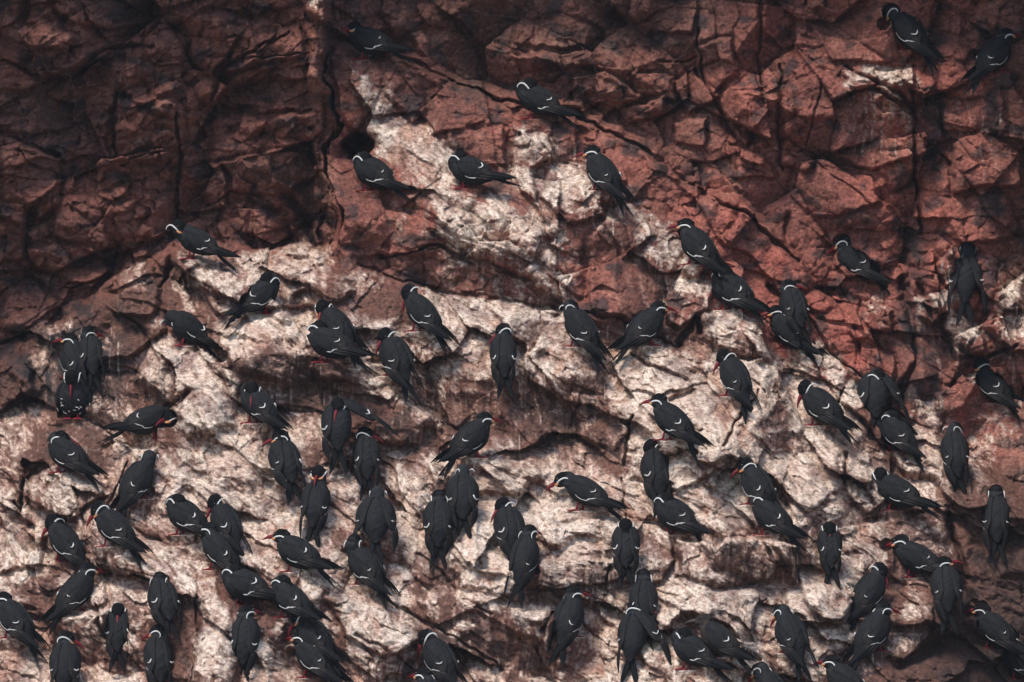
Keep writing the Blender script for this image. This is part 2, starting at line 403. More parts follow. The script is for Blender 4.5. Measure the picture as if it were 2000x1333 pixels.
Y -= leftw * (beds(AZ, AX, .24, .07, 851, 1.0) + beds(AZ, AX, .09, .02, 861, 1.0))
bump = fbm(X * 22, Z * 22, 301, 4, .55)
bumps = fbm(SX * 14, SZ * 42, 331, 3, .55)
Y += bump * (.0026 + .002 * slope) + bumps * .0075 * slope + vnoise(X * 95, Z * 95, 341) * .0016

# ------------------------------------------------------------------ what the birds need: solid ground under the feet and room for the body
def h_at(x, z):
    i = min(max(int(np.searchsorted(gx, x)) - 1, 0), len(gx) - 2); j = min(max(int(np.searchsorted(gz, z)) - 1, 0), len(gz) - 2)
    u = (x - gx[i]) / (gx[i + 1] - gx[i]); v = (z - gz[j]) / (gz[j + 1] - gz[j])
    return float((Y[j, i] * (1 - u) + Y[j, i + 1] * u) * (1 - v) + (Y[j + 1, i] * (1 - u) + Y[j + 1, i + 1] * u) * v)

def ground(px, py):
    """the place on the rock that the photograph shows at this pixel"""
    kx, kz = (px - 1000) / (PXM * CAM_D), (666.5 - py) / (PXM * CAM_D)
    y = -3.0
    while y < 3.0:
        if y >= h_at(kx * (CAM_D + y), kz * (CAM_D + y)):
            break
        y += 0.004
    return Vector((kx * (CAM_D + y), y, kz * (CAM_D + y)))

def clear(c, r, push=0.75):
    """hollow the rock out behind a body of radius r at c"""
    i0, i1 = np.searchsorted(gx, [c[0] - r, c[0] + r]); j0, j1 = np.searchsorted(gz, [c[2] - r, c[2] + r])
    if i1 <= i0 or j1 <= j0:
        return
    s = (slice(j0, j1), slice(i0, i1))
    d2 = (X[s] - c[0]) ** 2 + (Z[s] - c[2]) ** 2
    need = c[1] + push * np.sqrt(np.maximum(r * r - d2, 0)) - 0.004
    Y[s] = np.where(d2 < r * r, np.maximum(Y[s], need), Y[s])

def perch(p, wx=.085, up=.012):
    """a small lip of rock under the feet at p where the face would otherwise drop straight away"""
    i0, i1 = np.searchsorted(gx, [p[0] - wx, p[0] + wx]); j0, j1 = np.searchsorted(gz, [p[2] - .10, p[2] + .004])
    if i1 <= i0 or j1 <= j0:
        return
    s = (slice(j0, j1), slice(i0, i1))
    d = np.sqrt(((X[s] - p[0]) / wx) ** 2 + ((Z[s] - p[2]) / .10) ** 2) + w3[s] * .5
    w = 1 - sstep(.55, .95, d)
    tgt = p[1] - .026 + (p[2] - Z[s]) * .25
    Y[s] -= np.maximum(Y[s] - tgt, 0) * w
# ------------------------------------------------------------------ terns: materials
def bird_mat(name, rough, use_col=True, colour=None, spec=.3, mottled=0.25, sheen=0.0):
    m = bpy.data.materials.new(name); m.use_nodes = True
    nt = m.node_tree; bs = nt.nodes['Principled BSDF']
    tc = nt.nodes.new('ShaderNodeTexCoord')
    n1 = nt.nodes.new('ShaderNodeTexNoise'); n1.inputs['Scale'].default_value = 130; n1.inputs['Detail'].default_value = 3
    nt.links.new(tc.outputs['Object'], n1.inputs['Vector'])
    mr = nt.nodes.new('ShaderNodeMapRange'); mr.inputs['From Min'].default_value = .3; mr.inputs['From Max'].default_value = .7
    mr.inputs['To Min'].default_value = 1 - mottled; mr.inputs['To Max'].default_value = 1 + mottled
    nt.links.new(n1.outputs['Fac'], mr.inputs['Value'])
    mx = nt.nodes.new('ShaderNodeVectorMath'); mx.operation = 'SCALE'
    if use_col:
        a = nt.nodes.new('ShaderNodeAttribute'); a.attribute_name = 'Col'
        nt.links.new(a.outputs['Color'], mx.inputs[0])
    else:
        mx.inputs[0].default_value = colour
    nt.links.new(mr.outputs[0], mx.inputs['Scale'])
    nt.links.new(mx.outputs[0], bs.inputs['Base Color'])
    bp = nt.nodes.new('ShaderNodeBump'); bp.inputs['Strength'].default_value = .35; bp.inputs['Distance'].default_value = .004
    nt.links.new(n1.outputs['Fac'], bp.inputs['Height']); nt.links.new(bp.outputs[0], bs.inputs['Normal'])
    bs.inputs['Roughness'].default_value = rough
    bs.inputs['Specular IOR Level'].default_value = spec
    return m

PLUMAGE = bird_mat('slate_plumage', .85, spec=.10)
WHITE = bird_mat('white_feather', .8, False, (.62, .61, .58), spec=.1, mottled=.08)
RED = bird_mat('red_horn', .5, False, (.14, .011, .016), spec=.25, mottled=.2)
DARKBILL = bird_mat('dark_horn', .5, False, (.035, .022, .02), spec=.3, mottled=.2)
FEET = bird_mat('red_leg_skin', .55, False, (.20, .012, .020), spec=.3, mottled=.2)
YELLOW = bird_mat('orange_wattle', .55, False, (.62, .27, .12), spec=.3, mottled=.1)
EYE = bird_mat('dark_eye', .1, False, (.012, .010, .010), spec=.6, mottled=.0)
SLATE = (.0165, .0172, .0188); CAP = (.0040, .0041, .0048); QUILL = (.0080, .0080, .0090); BROWNISH = (.027, .0225, .0215)

# ------------------------------------------------------------------ terns: mesh tools (metres)
def ring_loft(bm, rings, seg=14, cap=True):
    """rings: centre, side axis, up axis, side radius, up radius"""
    prev = None; first = last = None
    for c, s, u, rs, ru in rings:
        vs = [bm.verts.new(c + s * (rs * math.cos(t)) + u * (ru * math.sin(t))) for t in (2 * math.pi * k / seg for k in range(seg))]
        if prev:
            for k in range(seg):
                bm.faces.new((prev[k], prev[(k + 1) % seg], vs[(k + 1) % seg], vs[k]))
        else:
            first = vs
        prev = vs
    if cap:
        bm.faces.new(list(reversed(first))); bm.faces.new(prev)

def tube(bm, pts, rad, seg=8, flat=1.0, up=Vector((0, 0, 1))):
    rings = []
    for i, p in enumerate(pts):
        d = (pts[min(i + 1, len(pts) - 1)] - pts[max(i - 1, 0)]).normalized()
        s = d.cross(up)
        s = s.normalized() if s.length > 1e-5 else Vector((0, 1, 0))
        rings.append((p, s, s.cross(d), rad[i], rad[i] * flat))
    ring_loft(bm, rings, seg)

def done(bm, name, mat, colour=None, smooth=True):
    bmesh.ops.recalc_face_normals(bm, faces=bm.faces[:])
    me = bpy.data.meshes.new(name); bm.to_mesh(me); bm.free()
    me.materials.append(mat)
    if smooth:
        me.polygons.foreach_set('use_smooth', np.ones(len(me.polygons), bool))
    if colour is not None:
        at = me.attributes.new('Col', 'FLOAT_COLOR', 'POINT')
        if callable(colour):
            cols = [(*colour(v.co), 1) for v in me.vertices]
        else:
            cols = [(*colour, 1)] * len(me.vertices)
        at.data.foreach_set('color', np.array(cols, F).ravel())
    return me

def lerp(tab, x):
    return float(np.interp(x, [t[0] for t in tab], [t[1] for t in tab]))

TORSO = [  # along the body axis: half width, half height, lift
    (-.150, .006, .003, .000), (-.135, .016, .009, .000), (-.11, .028, .021, .001), (-.085, .039, .036, .001), (-.055, .050, .050, .000),
    (-.02, .0560, .0585, .000), (.02, .0570, .0600, .000), (.048, .052, .054, .002), (.070, .042, .044, .006), (.086, .028, .030, .010), (.094, .012, .012, .011)]
def torso_at(s):
    xs = [t[0] for t in TORSO]
    return tuple(float(np.interp(s, xs, [t[k] for t in TORSO])) for k in (1, 2, 3))

# ---- wing of folded feathers, in the torso frame (x along the body, y left, z up); side = 1 left
def wing_surface(u, v, side, out):
    send = -.066 - .040 * math.sin(math.pi * min(v * 1.15, 1.0)) + .020 * v
    s = .074 + (send - .074) * u
    top = 14 + 14 * (1 - u) * 0 + 8 * u
    bot = 62 + 66 * math.sin(min(u * 1.25, 1) * math.pi * .5) - 12 * u
    th = R(top + (bot - top) * v)
    rw, rh, lift = torso_at(s)
    tract = .0009 * math.sin(v * 21 + u * 4) * math.sin(math.pi * min(u * 1.2, 1)) 
    k = out + tract + .004 * math.sin(math.pi * v) * math.sin(math.pi * min(u + .15, 1))
    tail_in = max(0.0, (-.05 - s)) * .10
    return Vector((s, side * ((rw + k + tail_in) * math.sin(th)), (rh + k + tail_in) * math.cos(th) + lift))

def wing_mesh(side):
    bm = bmesh.new(); nu, nv = 44, 24
    def sheet(out):
        return [[bm.verts.new(wing_surface(i / nu, j / nv, side, out * (1 if 0 < j < nv and 0 < i < nu else .45))) for j in range(nv + 1)] for i in range(nu + 1)]
    A = sheet(.0055); B = sheet(-.006)
    for i in range(nu):
        for j in range(nv):
            bm.faces.new((A[i][j], A[i + 1][j], A[i + 1][j + 1], A[i][j + 1]))
            bm.faces.new((B[i][j], B[i][j + 1], B[i + 1][j + 1], B[i + 1][j]))
    for i in range(nu):
        bm.faces.new((A[i][0], B[i][0], B[i + 1][0], A[i + 1][0])); bm.faces.new((A[i][nv], A[i + 1][nv], B[i + 1][nv], B[i][nv]))
    for j in range(nv):
        bm.faces.new((A[0][j], A[0][j + 1], B[0][j + 1], B[0][j])); bm.faces.new((A[nu][j], B[nu][j], B[nu][j + 1], A[nu][j + 1]))
    # the long flight feathers, three stacked quills crossing over the tail
    for (x0, y0, z0), (x1, y1, z1), w in (((-.055, .046, .004), (-.218, .020, .020), .0105), ((-.05, .049, -.008), (-.196, .026, .010), .011), ((-.045, .050, -.020), (-.172, .032, -.001), .011)):
        pts, rad = [], []
        for k in range(9):
            t = k / 8
            bow = math.sin(t * math.pi) * .004
            pts.append(Vector((x0 + (x1 - x0) * t, side * (y0 + (y1 - y0) * t + bow), z0 + (z1 - z0) * t + bow * 1.0)))
            rad.append(w * (0.75 + .5 * math.sin(min(t * 1.3, 1) * math.pi * .8)) * (1 if t < .8 else max(.12, (1 - t) / .2)))
        rings = []
        for i, p in enumerate(pts):
            d = (pts[min(i + 1, 8)] - pts[max(i - 1, 0)]).normalized()
            n = Vector((0, side * .75, .66)); n = (n - d * n.dot(d)).normalized()
            rings.append((p, n.cross(d), n, rad[i], .0022))
        ring_loft(bm, rings, 8)
    def shade(co):
        t = min(max((-.035 - co.x) / .05, 0), 1)
        q = min(max((-.095 - co.x) / .02, 0), 1)
        th = math.atan2(abs(co.y), co.z)
        q2 = .92 + .07 * math.sin(th * 9 + co.x * 40) + .05 * math.sin(co.x * 117 + th * 13 + math.sin(co.x * 45) * 2)
        c = [(SLATE[k] + (BROWNISH[k] - SLATE[k]) * t) * q2 for k in range(3)]
        fringe = 0.0
        for x0, wd, am in ((.030, .0045, .30), (.008, .0045, .40), (-.014, .0045, .45), (-.038, .005, .55), (-.062, .005, .5)):
            fringe += am * math.exp(-((co.x - x0 - .012 * math.cos(th * 2.2)) / wd) ** 2) * (.5 + .5 * math.sin(th * 23 + x0 * 900))
        c = [k_ * (1 + fringe) for k_ in c]
        c = [k_ * (1 - .45 * math.exp(-((th - 1.0 - co.x * 3) / .07) ** 2)) for k_ in c]
        return tuple(c[k] + (QUILL[k] - c[k]) * q for k in range(3))
    return done(bm, 'wing', PLUMAGE, shade)

def strip(bm, pts, half, normal_of, thick=.0022):
    rings = []
    for i, p in enumerate(pts):
        d = (pts[min(i + 1, len(pts) - 1)] - pts[max(i - 1, 0)]).normalized()
        n = normal_of(p); n = (n - d * n.dot(d)).normalized()
        rings.append((p, n.cross(d), n, half[i], thick))
    ring_loft(bm, rings, 8)

def wing_edge_mesh(side, var=0):
    rg = np.random.RandomState(var * 3 + 7 + side)
    cut = (0, 2, 4, 1)[var]; end = (11, 11, 10, 8)[var]
    """white tips of the inner flight feathers along the lower rear edge of the folded wing"""
    bm = bmesh.new()
    out = lambda p: Vector((0, p.y, p.z)).normalized() + Vector((-.2, 0, 0))
    pts = [wing_surface(u, 1.0 - .02, side, .004) for u in (.50, .58, .66, .74, .82, .9, .97)] + [wing_surface(1.0, v, side, .004) for v in (.94, .84, .74, .64)]
    half = [w * rg.uniform(.45, 1.15) for w in (.0012, .0018, .0026, .0030, .0034, .0038, .0042, .0044, .0044, .0036, .0010)]
    pts = pts[cut:end]; half = half[cut:end]; half[0] = half[-1] = .0006
    strip(bm, pts, half, out)
    return done(bm, 'white_wing_edge', WHITE)

def tertial_tip_mesh(side, var=0):
    rg = np.random.RandomState(var * 5 + 3 + side)
    bm = bmesh.new()
    out = lambda p: Vector((0, p.y, p.z)).normalized()
    pts = [wing_surface(u, v, side, .0085) for u, v in ((.72, .50), (.77, .42), (.80, .33), (.80, .25), (.77, .18))]
    pts = pts[(0, 0, 1, 1)[var]:(5, 4, 5, 4)[var]]
    half = [w * rg.uniform(.55, 1.05) for w in (.0026, .0034, .0040, .0034, .0026)[:len(pts)]]; half[0] = half[-1] = .0007
    strip(bm, pts, half, out, .003)
    return done(bm, 'white_feather_tip', WHITE)

def tail_mesh():
    bm = bmesh.new()
    for side in (-1, 1):
        for k, (ln, sp) in enumerate(((-.252, .032), (-.222, .021), (-.195, .009))):
            pts, rad = [], []
            for i in range(8):
                t = i / 7
                pts.append(Vector((-.110 + (ln + .110) * t, side * (.006 + sp * t ** 1.2), -.003 - .002 * k - .010 * t)))
                rad.append((.008 + .005 * math.sin(t * math.pi)) * (1 if t < .75 else max(.15, (1 - t) / .25)))
            rings = []
            for i, p in enumerate(pts):
                d = (pts[min(i + 1, 7)] - pts[max(i - 1, 0)]).normalized()
                n = Vector((0, side * .25, 1)); n = (n - d * n.dot(d)).normalized()
                rings.append((p, n.cross(d), n, rad[i], .0018))
            ring_loft(bm, rings, 8)
    return done(bm, 'tail', PLUMAGE, QUILL)

# ---- pieces of the head, in the head frame (x towards the bill tip, z up)
HEAD_R = (.0415, .0318, .0335)
def bill_mesh(mat):
    bm = bmesh.new()
    pts, rs, ru = [], [], []
    for k in range(10):
        t = k / 9
        pts.append(Vector((.024 + .064 * t, 0, -.002 - .010 * t ** 2.2 + .003 * math.sin(t * math.pi))))
        rs.append(.0078 * (1 - t) ** .8 + .0007); ru.append(.0102 * (1 - t ** 1.5) ** .9 * (1 - .25 * t) + .0008)
    ring_loft(bm, [(pts[k], Vector((0, 1, 0)), Vector((0, 0, 1)), rs[k], ru[k]) for k in range(10)], 12)
    return done(bm, 'bill', mat)

def wattle_mesh(side):
    bm = bmesh.new()
    pts = [Vector((.036, side * .0085, -.008)), Vector((.030, side * .0155, -.009)), Vector((.023, side * .0205, -.009)), Vector((.016, side * .0245, -.008))]
    tube(bm, pts, [.0028, .0055, .0052, .003], 8)
    return done(bm, 'gape_wattle', YELLOW)

def plume_mesh(side):
    bm = bmesh.new()
    P = [(.022, .0225, -.005), (.014, .0265, -.0035), (.004, .0295, -.0015), (-.008, .0310, -.0005), (-.020, .0318, -.002), (-.030, .0322, -.007), (-.037, .0326, -.015), (-.040, .0335, -.024), (-.038, .0350, -.033), (-.033, .0362, -.039)]
    rd = [.0022, .0031, .0035, .0034, .0032, .0029, .0027, .0024, .0019, .0010]
    pts = [Vector((.004 + x * .86, side * (y * .985), z * .86)) for x, y, z in P]
    tube(bm, pts, rd, 8, .75, Vector((0, side, 0)))
    return done(bm, 'moustache_plume', WHITE)

def eye_mesh(side):
    bm = bmesh.new()
    bmesh.ops.create_uvsphere(bm, u_segments=10, v_segments=8, radius=.0042)
    bmesh.ops.translate(bm, verts=bm.verts[:], vec=(.012, side * .0245, .0095))
    return done(bm, 'eye', EYE)

# ---- leg with webbed foot; the sole is at z = 0, the leg goes up to z = .07
def leg_mesh():
    bm = bmesh.new()
    tube(bm, [Vector((-.004, 0, .075)), Vector((-.007, 0, .05)), Vector((-.002, 0, .026)), Vector((.002, 0, .007))], [.0062, .0045, .0036, .0045], 8, 1.0, Vector((1, 0, 0)))
    for ang, ln in ((-28, .034), (0, .039), (28, .034), (170, .012)):
        d = Vector((math.cos(R(ang)), math.sin(R(ang)), 0))
        tube(bm, [Vector((.002, 0, .008)), d * ln * .5 + Vector((0, 0, .0055)), d * ln * .85 + Vector((0, 0, .004)), d * ln + Vector((0, 0, .001))], [.0042, .0036, .0034, .0014], 6)
    for a0, a1 in ((-28, 0), (0, 28)):                       # webs
        p = [Vector((.002, 0, .005)), Vector((math.cos(R(a0)) * .033, math.sin(R(a0)) * .033, .003)), Vector((math.cos(R(a1)) * .033, math.sin(R(a1)) * .033, .003))]
        tp = [bm.verts.new(q + Vector((0, 0, .0016))) for q in p]; bt = [bm.verts.new(q - Vector((0, 0, .0016))) for q in p]
        bm.faces.new(tp); bm.faces.new(list(reversed(bt)))
        for k in range(3):
            bm.faces.new((tp[k], bt[k], bt[(k + 1) % 3], tp[(k + 1) % 3]))
    return done(bm, 'leg', FEET)

WING = {s: wing_mesh(s) for s in (1, -1)}; EDGE = {(s, q): wing_edge_mesh(s, q) for s in (1, -1) for q in range(4)}; TIP = {(s, q): tertial_tip_mesh(s, q) for s in (1, -1) for q in range(4)}
TAIL = tail_mesh(); BILL = bill_mesh(RED); BILLD = bill_mesh(DARKBILL); LEG = leg_mesh()
WATTLE = {s: wattle_mesh(s) for s in (1, -1)}; PLUME = {s: plume_mesh(s) for s in (1, -1)}; EYEM = {s: eye_mesh(s) for s in (1, -1)}

def frame(x, up=Vector((0, 0, 1))):
    x = x.normalized()
    y = up.cross(x)
    y = y.normalized() if y.length > 1e-4 else Vector((0, 1, 0))
    z = x.cross(y)
    return Matrix((x, y, z)).transposed()

def head_place(mode, side, C, a, n, hy, hp):
    z = Vector((0, 0, 1)); t = Vector((0, 1, 0)); f = Vector((1, 0, 0))
    d = {'f': (C + a * .083 + z * .042, 0, -4), 'up': (C + a * .080 + z * .062, 0, 5), 'look': (C + a * .080 + z * .042, side * 75, -8),
         'preen': (C + a * .088 + z * .030 + t * side * .016, side * 112, -52), 'breast': (C + a * .096 + z * .030, side * 45, -68),
         'tuck': (C + a * .052 + n * .046 + t * side * .020, side * 160, -44), 'back': (C + a * .058 + n * .050, side * 178, -42),
         'down': (C + a * .122 + z * .004, side * 10, -42), 'flank': (C + a * .085 - z * .012 + t * side * .036, side * 150, -12)}[mode]
    P, yw, pt = d
    yw = yw if hy is None else hy; pt = pt if hp is None else hp
    D = Vector((math.cos(R(pt)) * math.cos(R(yw)), math.cos(R(pt)) * math.sin(R(yw)), math.sin(R(pt))))
    return P, D

BODY_CACHE = {}
RNG = np.random.RandomState(11)
def body_mesh(pitch, mode, side, hy, hp, plump, brown):
    key = (pitch, mode, side, hy, hp, plump, brown)
    if key in BODY_CACHE:
        return BODY_CACHE[key]
    a = Vector((math.cos(R(pitch)), 0, math.sin(R(pitch)))); n = Vector((-a.z, 0, a.x)); t = Vector((0, 1, 0))
    C = Vector((-.022, 0, .086 * (.93 + .07 * plump)))
    P, D = head_place(mode, side, C, a, n, hy, hp)
    bm = bmesh.new()
    ring_loft(bm, [(C + a * s + n * l, t, n, w * plump, h * plump) for s, w, h, l in TORSO], 20)
    # the neck, a bowed fat tube from inside the breast to the head
    p0 = C + a * .045; p3 = P - D * .010
    p1 = p0 + a * .05 + Vector((0, 0, .010)); p2 = P - D * .040 if mode not in ('tuck', 'back', 'preen', 'flank') else P * .5 + (C + a * .10 + Vector((0, 0, .03))) * .5
    pts = []
    for k in range(11):
        q = k / 10
        pts.append(p0 * (1 - q) ** 3 + p1 * 3 * q * (1 - q) ** 2 + p2 * 3 * q * q * (1 - q) + p3 * q ** 3)
    tube(bm, pts, [.043 + (.0275 - .043) * (k / 10) ** .7 for k in range(11)], 14)
    H = frame(D)
    hx, hyv, hz = H.col[0], H.col[1], H.col[2]
    rings = []
    for k in range(1, 12):
        q = math.pi * k / 12
        cx = -math.cos(q)
        flat = 1.0 - .10 * max(cx, 0)
        rings.append((P + hx * (cx * HEAD_R[0]) + hz * (-.004 * max(cx, 0)), hyv, hz, HEAD_R[1] * math.sin(q) * flat, HEAD_R[2] * math.sin(q) * flat))
    ring_loft(bm, rings, 16)
    bmesh.ops.recalc_face_normals(bm, faces=bm.faces[:])
    me = bpy.data.meshes.new('tmp'); bm.to_mesh(me); bm.free()
    ob = bpy.data.objects.new('tmp', me); COL.objects.link(ob)
    r = ob.modifiers.new('r', 'REMESH'); r.mode = 'VOXEL'; r.voxel_size = .0042; r.use_smooth_shade = True
    s = ob.modifiers.new('s', 'SMOOTH'); s.factor = .5; s.iterations = 6
    dg = bpy.context.evaluated_depsgraph_get()
    out = bpy.data.meshes.new_from_object(ob.evaluated_get(dg))
    bpy.data.objects.remove(ob); bpy.data.meshes.remove(me)
    out.name = 'body'
    out.update()
    v = np.empty(len(out.vertices) * 3, F); out.vertices.foreach_get('co', v); v = v.reshape(-1, 3)
    nv_ = np.empty(len(v) * 3, F); out.vertices.foreach_get('normal', nv_); nv_ = nv_.reshape(-1, 3)
    sd_ = len(BODY_CACHE)
    ruff = fbm(v[:, 0] * 55 + v[:, 1] * 30, v[:, 2] * 60 + v[:, 1] * 40, 900 + sd_, 3, .6) * .0028      # ruffled feathers
    v = v + nv_ * ruff[:, None]
    out.vertices.foreach_set('co', v.astype(F).ravel()); out.update()
    rel = v - np.array(P, F)
    lx = rel @ np.array(hx, F); ly = rel @ np.array(hyv, F); lz = rel @ np.array(hz, F)
    inhead = (lx / .050) ** 2 + (ly / .040) ** 2 + (lz / .044) ** 2 < 1
    cap = np.clip((lz - .001) / .005, 0, 1) * inhead * np.clip((lx + .042) / .012, 0, 1)
    base = np.array((.030, .023, .020) if brown else SLATE, F); capc = np.array((.024, .019, .017) if brown else CAP, F)
    under = np.clip((.035 - (v - np.array(C, F)) @ np.array(a, F) - .11) / .03, 0, 1)
    colr = base[None] + (capc - base)[None] * cap[:, None]
    throat = np.exp(-((np.linalg.norm(rel, axis=1) - .035) / .022) ** 2) * (lz < .004) * (1 - cap)
    colr = colr * (1 + .45 * throat[:, None])
    colr = colr + (np.array(QUILL, F)[None] - colr) * (under * .6)[:, None]
    colr = colr * (1 + ruff[:, None] * 130) * (1 + .03 * np.sin(v[:, :1] * 310 + v[:, 2:] * 170) * np.sin(v[:, 1:2] * 260))
    at = out.attributes.new('Col', 'FLOAT_COLOR', 'POINT')
    at.data.foreach_set('color', np.concatenate([colr, np.ones((len(v), 1))], 1).astype(F).ravel())
    out.materials.clear(); out.materials.append(PLUMAGE)
    BODY_CACHE[key] = (out, C, a, n, P, D)
    return BODY_CACHE[key]

def part(name, mesh, parent, M=None):
    o = bpy.data.objects.new(name, mesh); COL.objects.link(o)
    o.parent = parent
    if M is not None:
        o.matrix_local = M
    return o

def tern(cx, cy, yaw, pitch, mode, side, label, size=1.0, hy=None, hp=None, plump=1.0, brown=False, droop=0, spread=(0, 0), ddx=0, ddy=0, sit=0.0, feet=None, hdx=0, tail=None, flecks=0):
    """a tern whose body shows at photograph pixel cx, cy, stood on the rock below it"""
    size *= 1.08 * RNG.uniform(.97, 1.03)
    pitch = pitch + RNG.uniform(-4, 4); plump = plump * RNG.uniform(.99, 1.08)
    me, C, a, n, P, D = body_mesh(pitch, mode, side, hy, hp, plump, brown)
    rz = Matrix.Rotation(R(yaw), 4, 'Z')
    wc = rz @ (C * size)
    if feet is None:
        feet = (cx - wc.x * PXM, cy + (wc.z - sit) * PXM)
    g = ground(*feet)
    g.y -= .012
    root = bpy.data.objects.new('inca_tern', None); COL.objects.link(root)
    root.empty_display_size = .05
    root.location = g - Vector((0, 0, sit))
    root.rotation_euler = (0, 0, R(yaw))
    root.scale = (size,) * 3
    root['label'] = label; root['category'] = 'tern'; root['group'] = 'terns perched on the cliff'
    b = part('body', me, root)
    B = Matrix.Translation(C) @ Matrix((a, Vector((0, 1, 0)), n)).transposed().to_4x4()
    S = Matrix.Diagonal((1, plump, plump, 1))
    hinge = Matrix.Translation((.06, 0, .02))
    for k, s in enumerate((1, -1)):
        W = B @ S @ hinge @ Matrix.Rotation(R(-s * (spread[k] + RNG.uniform(-1, 6))), 4, 'Z') @ Matrix.Rotation(R(s * spread[k] * .5), 4, 'X') @ Matrix.Rotation(R(-abs(spread[k]) * .35), 4, 'Y') @ hinge.inverted()
        w = part('wing', WING[s], root, W)
        if not brown:
            part('white_wing_edge', EDGE[s, RNG.randint(4)], w)
        part('white_feather_tip', TIP[s, RNG.randint(4)], w)
    tl = droop + RNG.uniform(6, 14)
    part('tail', TAIL, root, B @ Matrix.Translation((-.09, 0, 0)) @ Matrix.Rotation(R(-tl), 4, 'Y') @ Matrix.Translation((.09, 0, 0)))
    Hm = Matrix.Translation(P) @ frame(D).to_4x4() @ Matrix.Scale(1.11, 4)
    part('bill', BILLD if brown else BILL, root, Hm)
    for s in (1, -1):
        part('eye', EYEM[s], root, Hm)
        if not brown:
            part('gape_wattle', WATTLE[s], root, Hm); part('moustache_plume', PLUME[s], root, Hm)
        part('leg', LEG, root, Matrix.Translation((.004 + .006 * s, s * .021, 0)) @ Matrix.Rotation(R(s * 8), 4, 'Z') @ Matrix.Diagonal((1.2, 1.25, 1, 1)))
    if flecks:
        for k in range(flecks):
            s_ = RNG.uniform(-.03, .055); th = R(180 + RNG.uniform(-48, 48)); w_, h_, l_ = torso_at(s_)
            bmf = bmesh.new(); bmesh.ops.create_icosphere(bmf, subdivisions=1, radius=1)
            fm = done(bmf, 'white_fleck', WHITE)
            part('white_fleck', fm, root, B @ S @ Matrix.Translation((s_, w_ * math.sin(th), h_ * math.cos(th) + l_)) @ Matrix.Rotation(RNG.uniform(0, 3), 4, 'Z') @ Matrix.Diagonal((.007, .0025, .0022, 1)))
    # make room
    FEETP.append(root.location + Vector((0, 0, sit)))
    mw = Matrix.Translation(root.location) @ rz @ Matrix.Scale(size, 4)
    PEND.append((mw @ C, .058)); PEND.append((mw @ P, .046)); PEND.append((mw @ (P + D * .065), .032)); PEND.append((mw @ (C + a * .05), .05)); PEND.append((mw @ (C - a * .06), .046))
    for q in (() if 200 < yaw < 340 else (.11, .14, .17, .20, .225)):
        PEND.append((mw @ (C - a * q), .030)); PEND.append((mw @ (C - a * q - n * .015), .022))
    return root
PEND = []; FEETP = []
# ------------------------------------------------------------------ every tern of the photograph
T = tern
# on the dark wall and the spur
T(722, 82, 165, 20, 'look', 1, 'highest grey tern, standing on the tip of the rock spur beside the dark cleft', hy=60, plump=1.0)
T(1050, 196, 168, 22, 'tuck', 1, 'tern resting in the groove below the red wall, white plume over its back', plump=.95)
T(728, 338, 158, 30, 'tuck', 1, 'plump tern with tucked face, under the black hole at the spur left edge', plump=1.06)
T(918, 334, 172, 18, 'tuck', 1, 'ball shaped tern with hidden face on the white streaked dome', plump=1.02, droop=-14)
T(1176, 338, 145, 42, 'look', 1, 'tern on the right crest of the spur twisting its head back above white streaks', hy=20, hp=-10, size=.97)
T(384, 472, 170, 26, 'preen', 1, 'tern preening its back on the ledge below the dark left wall', hy=150, hp=-35, plump=.95)
T(508, 578, 28, 30, 'tuck', -1, 'tern with head folded back, facing right on top of the pale dome', plump=1.0)
T(366, 642, 200, 34, 'flank', -1, 'hunched dark tern with face turned into its side on the slope left shoulder', size=.96)
T(655, 638, 140, 38, 'preen', 1, 'tern half hidden behind a rounder tern, bill down, right of the pale dome', size=.95)
T(643, 672, 158, 20, 'back', 1, 'round tern without visible head, crouching in front of another right of the pale dome', plump=1.0, droop=4)
T(824, 612, 150, 40, 'breast', 1, 'slim tern picking at its breast below the yellowish stone on the middle ledge', hy=50, plump=.92)
T(772, 698, 125, 44, 'preen', 1, 'tern seen from behind with its red bill pressed down, above the square dark hole', hy=95, plump=1.02)
T(983, 690, 95, 52, 'look', 1, 'upright lone tern seen from behind amid the white slope, head turned left', hy=80, hp=-40, plump=.92, size=.96)
T(1133, 642, 142, 50, 'preen', -1, 'tern beside a small dark stain turning its face to the right, below the red block', hy=-120, hp=-40)
T(1262, 640, 28, 34, 'f', 1, 'tern pointing its long red bill right, at the foot of the red block', size=1.0)
T(1362, 482, 148, 38, 'f', 1, 'tern on the spur right end facing away left, above one with hidden face', hy=15)
T(1428, 568, 150, 28, 'tuck', 1, 'fluffed tern with face buried in its back, in the gully right of the red block', plump=1.05)
T(1672, 512, 155, 34, 'f', 1, 'tern at the foot of the dark red wall facing left with bill tilted down', hp=-32)
T(1887, 538, 82, 58, 'down', 1, 'long dark tern seen from behind with drooping wings beside a pale boulder', plump=.92, hp=-60, spread=(10, 10))
T(1550, 598, 112, 48, 'look', -1, 'tern looking right, standing just behind a larger tern at the slope right edge', hy=-95, hp=-5, size=.94)
T(1540, 648, 155, 34, 'f', 1, 'tern facing left right in front of another on the slope right edge', hp=-12, hy=25)
T(1434, 738, 125, 42, 'preen', 1, 'tern with bill pressed to its shoulder on the open white slope below the black gap', hy=80, hp=-50)
T(1312, 824, 152, 38, 'f', 1, 'clear cut tern in profile, red bill pointing left, above a bowing tern', size=1.02, droop=8)
T(1603, 795, 150, 38, 'preen', 1, 'broad tern with red bill tucked under its cheek, left of the dark triangular flake', hy=55, hp=-60, plump=1.05)
T(1708, 768, 92, 50, 'tuck', -1, 'ruffled black tern with loose wing feathers at the top right edge of the white slope', spread=(0, 24), plump=1.08, hy=-110)
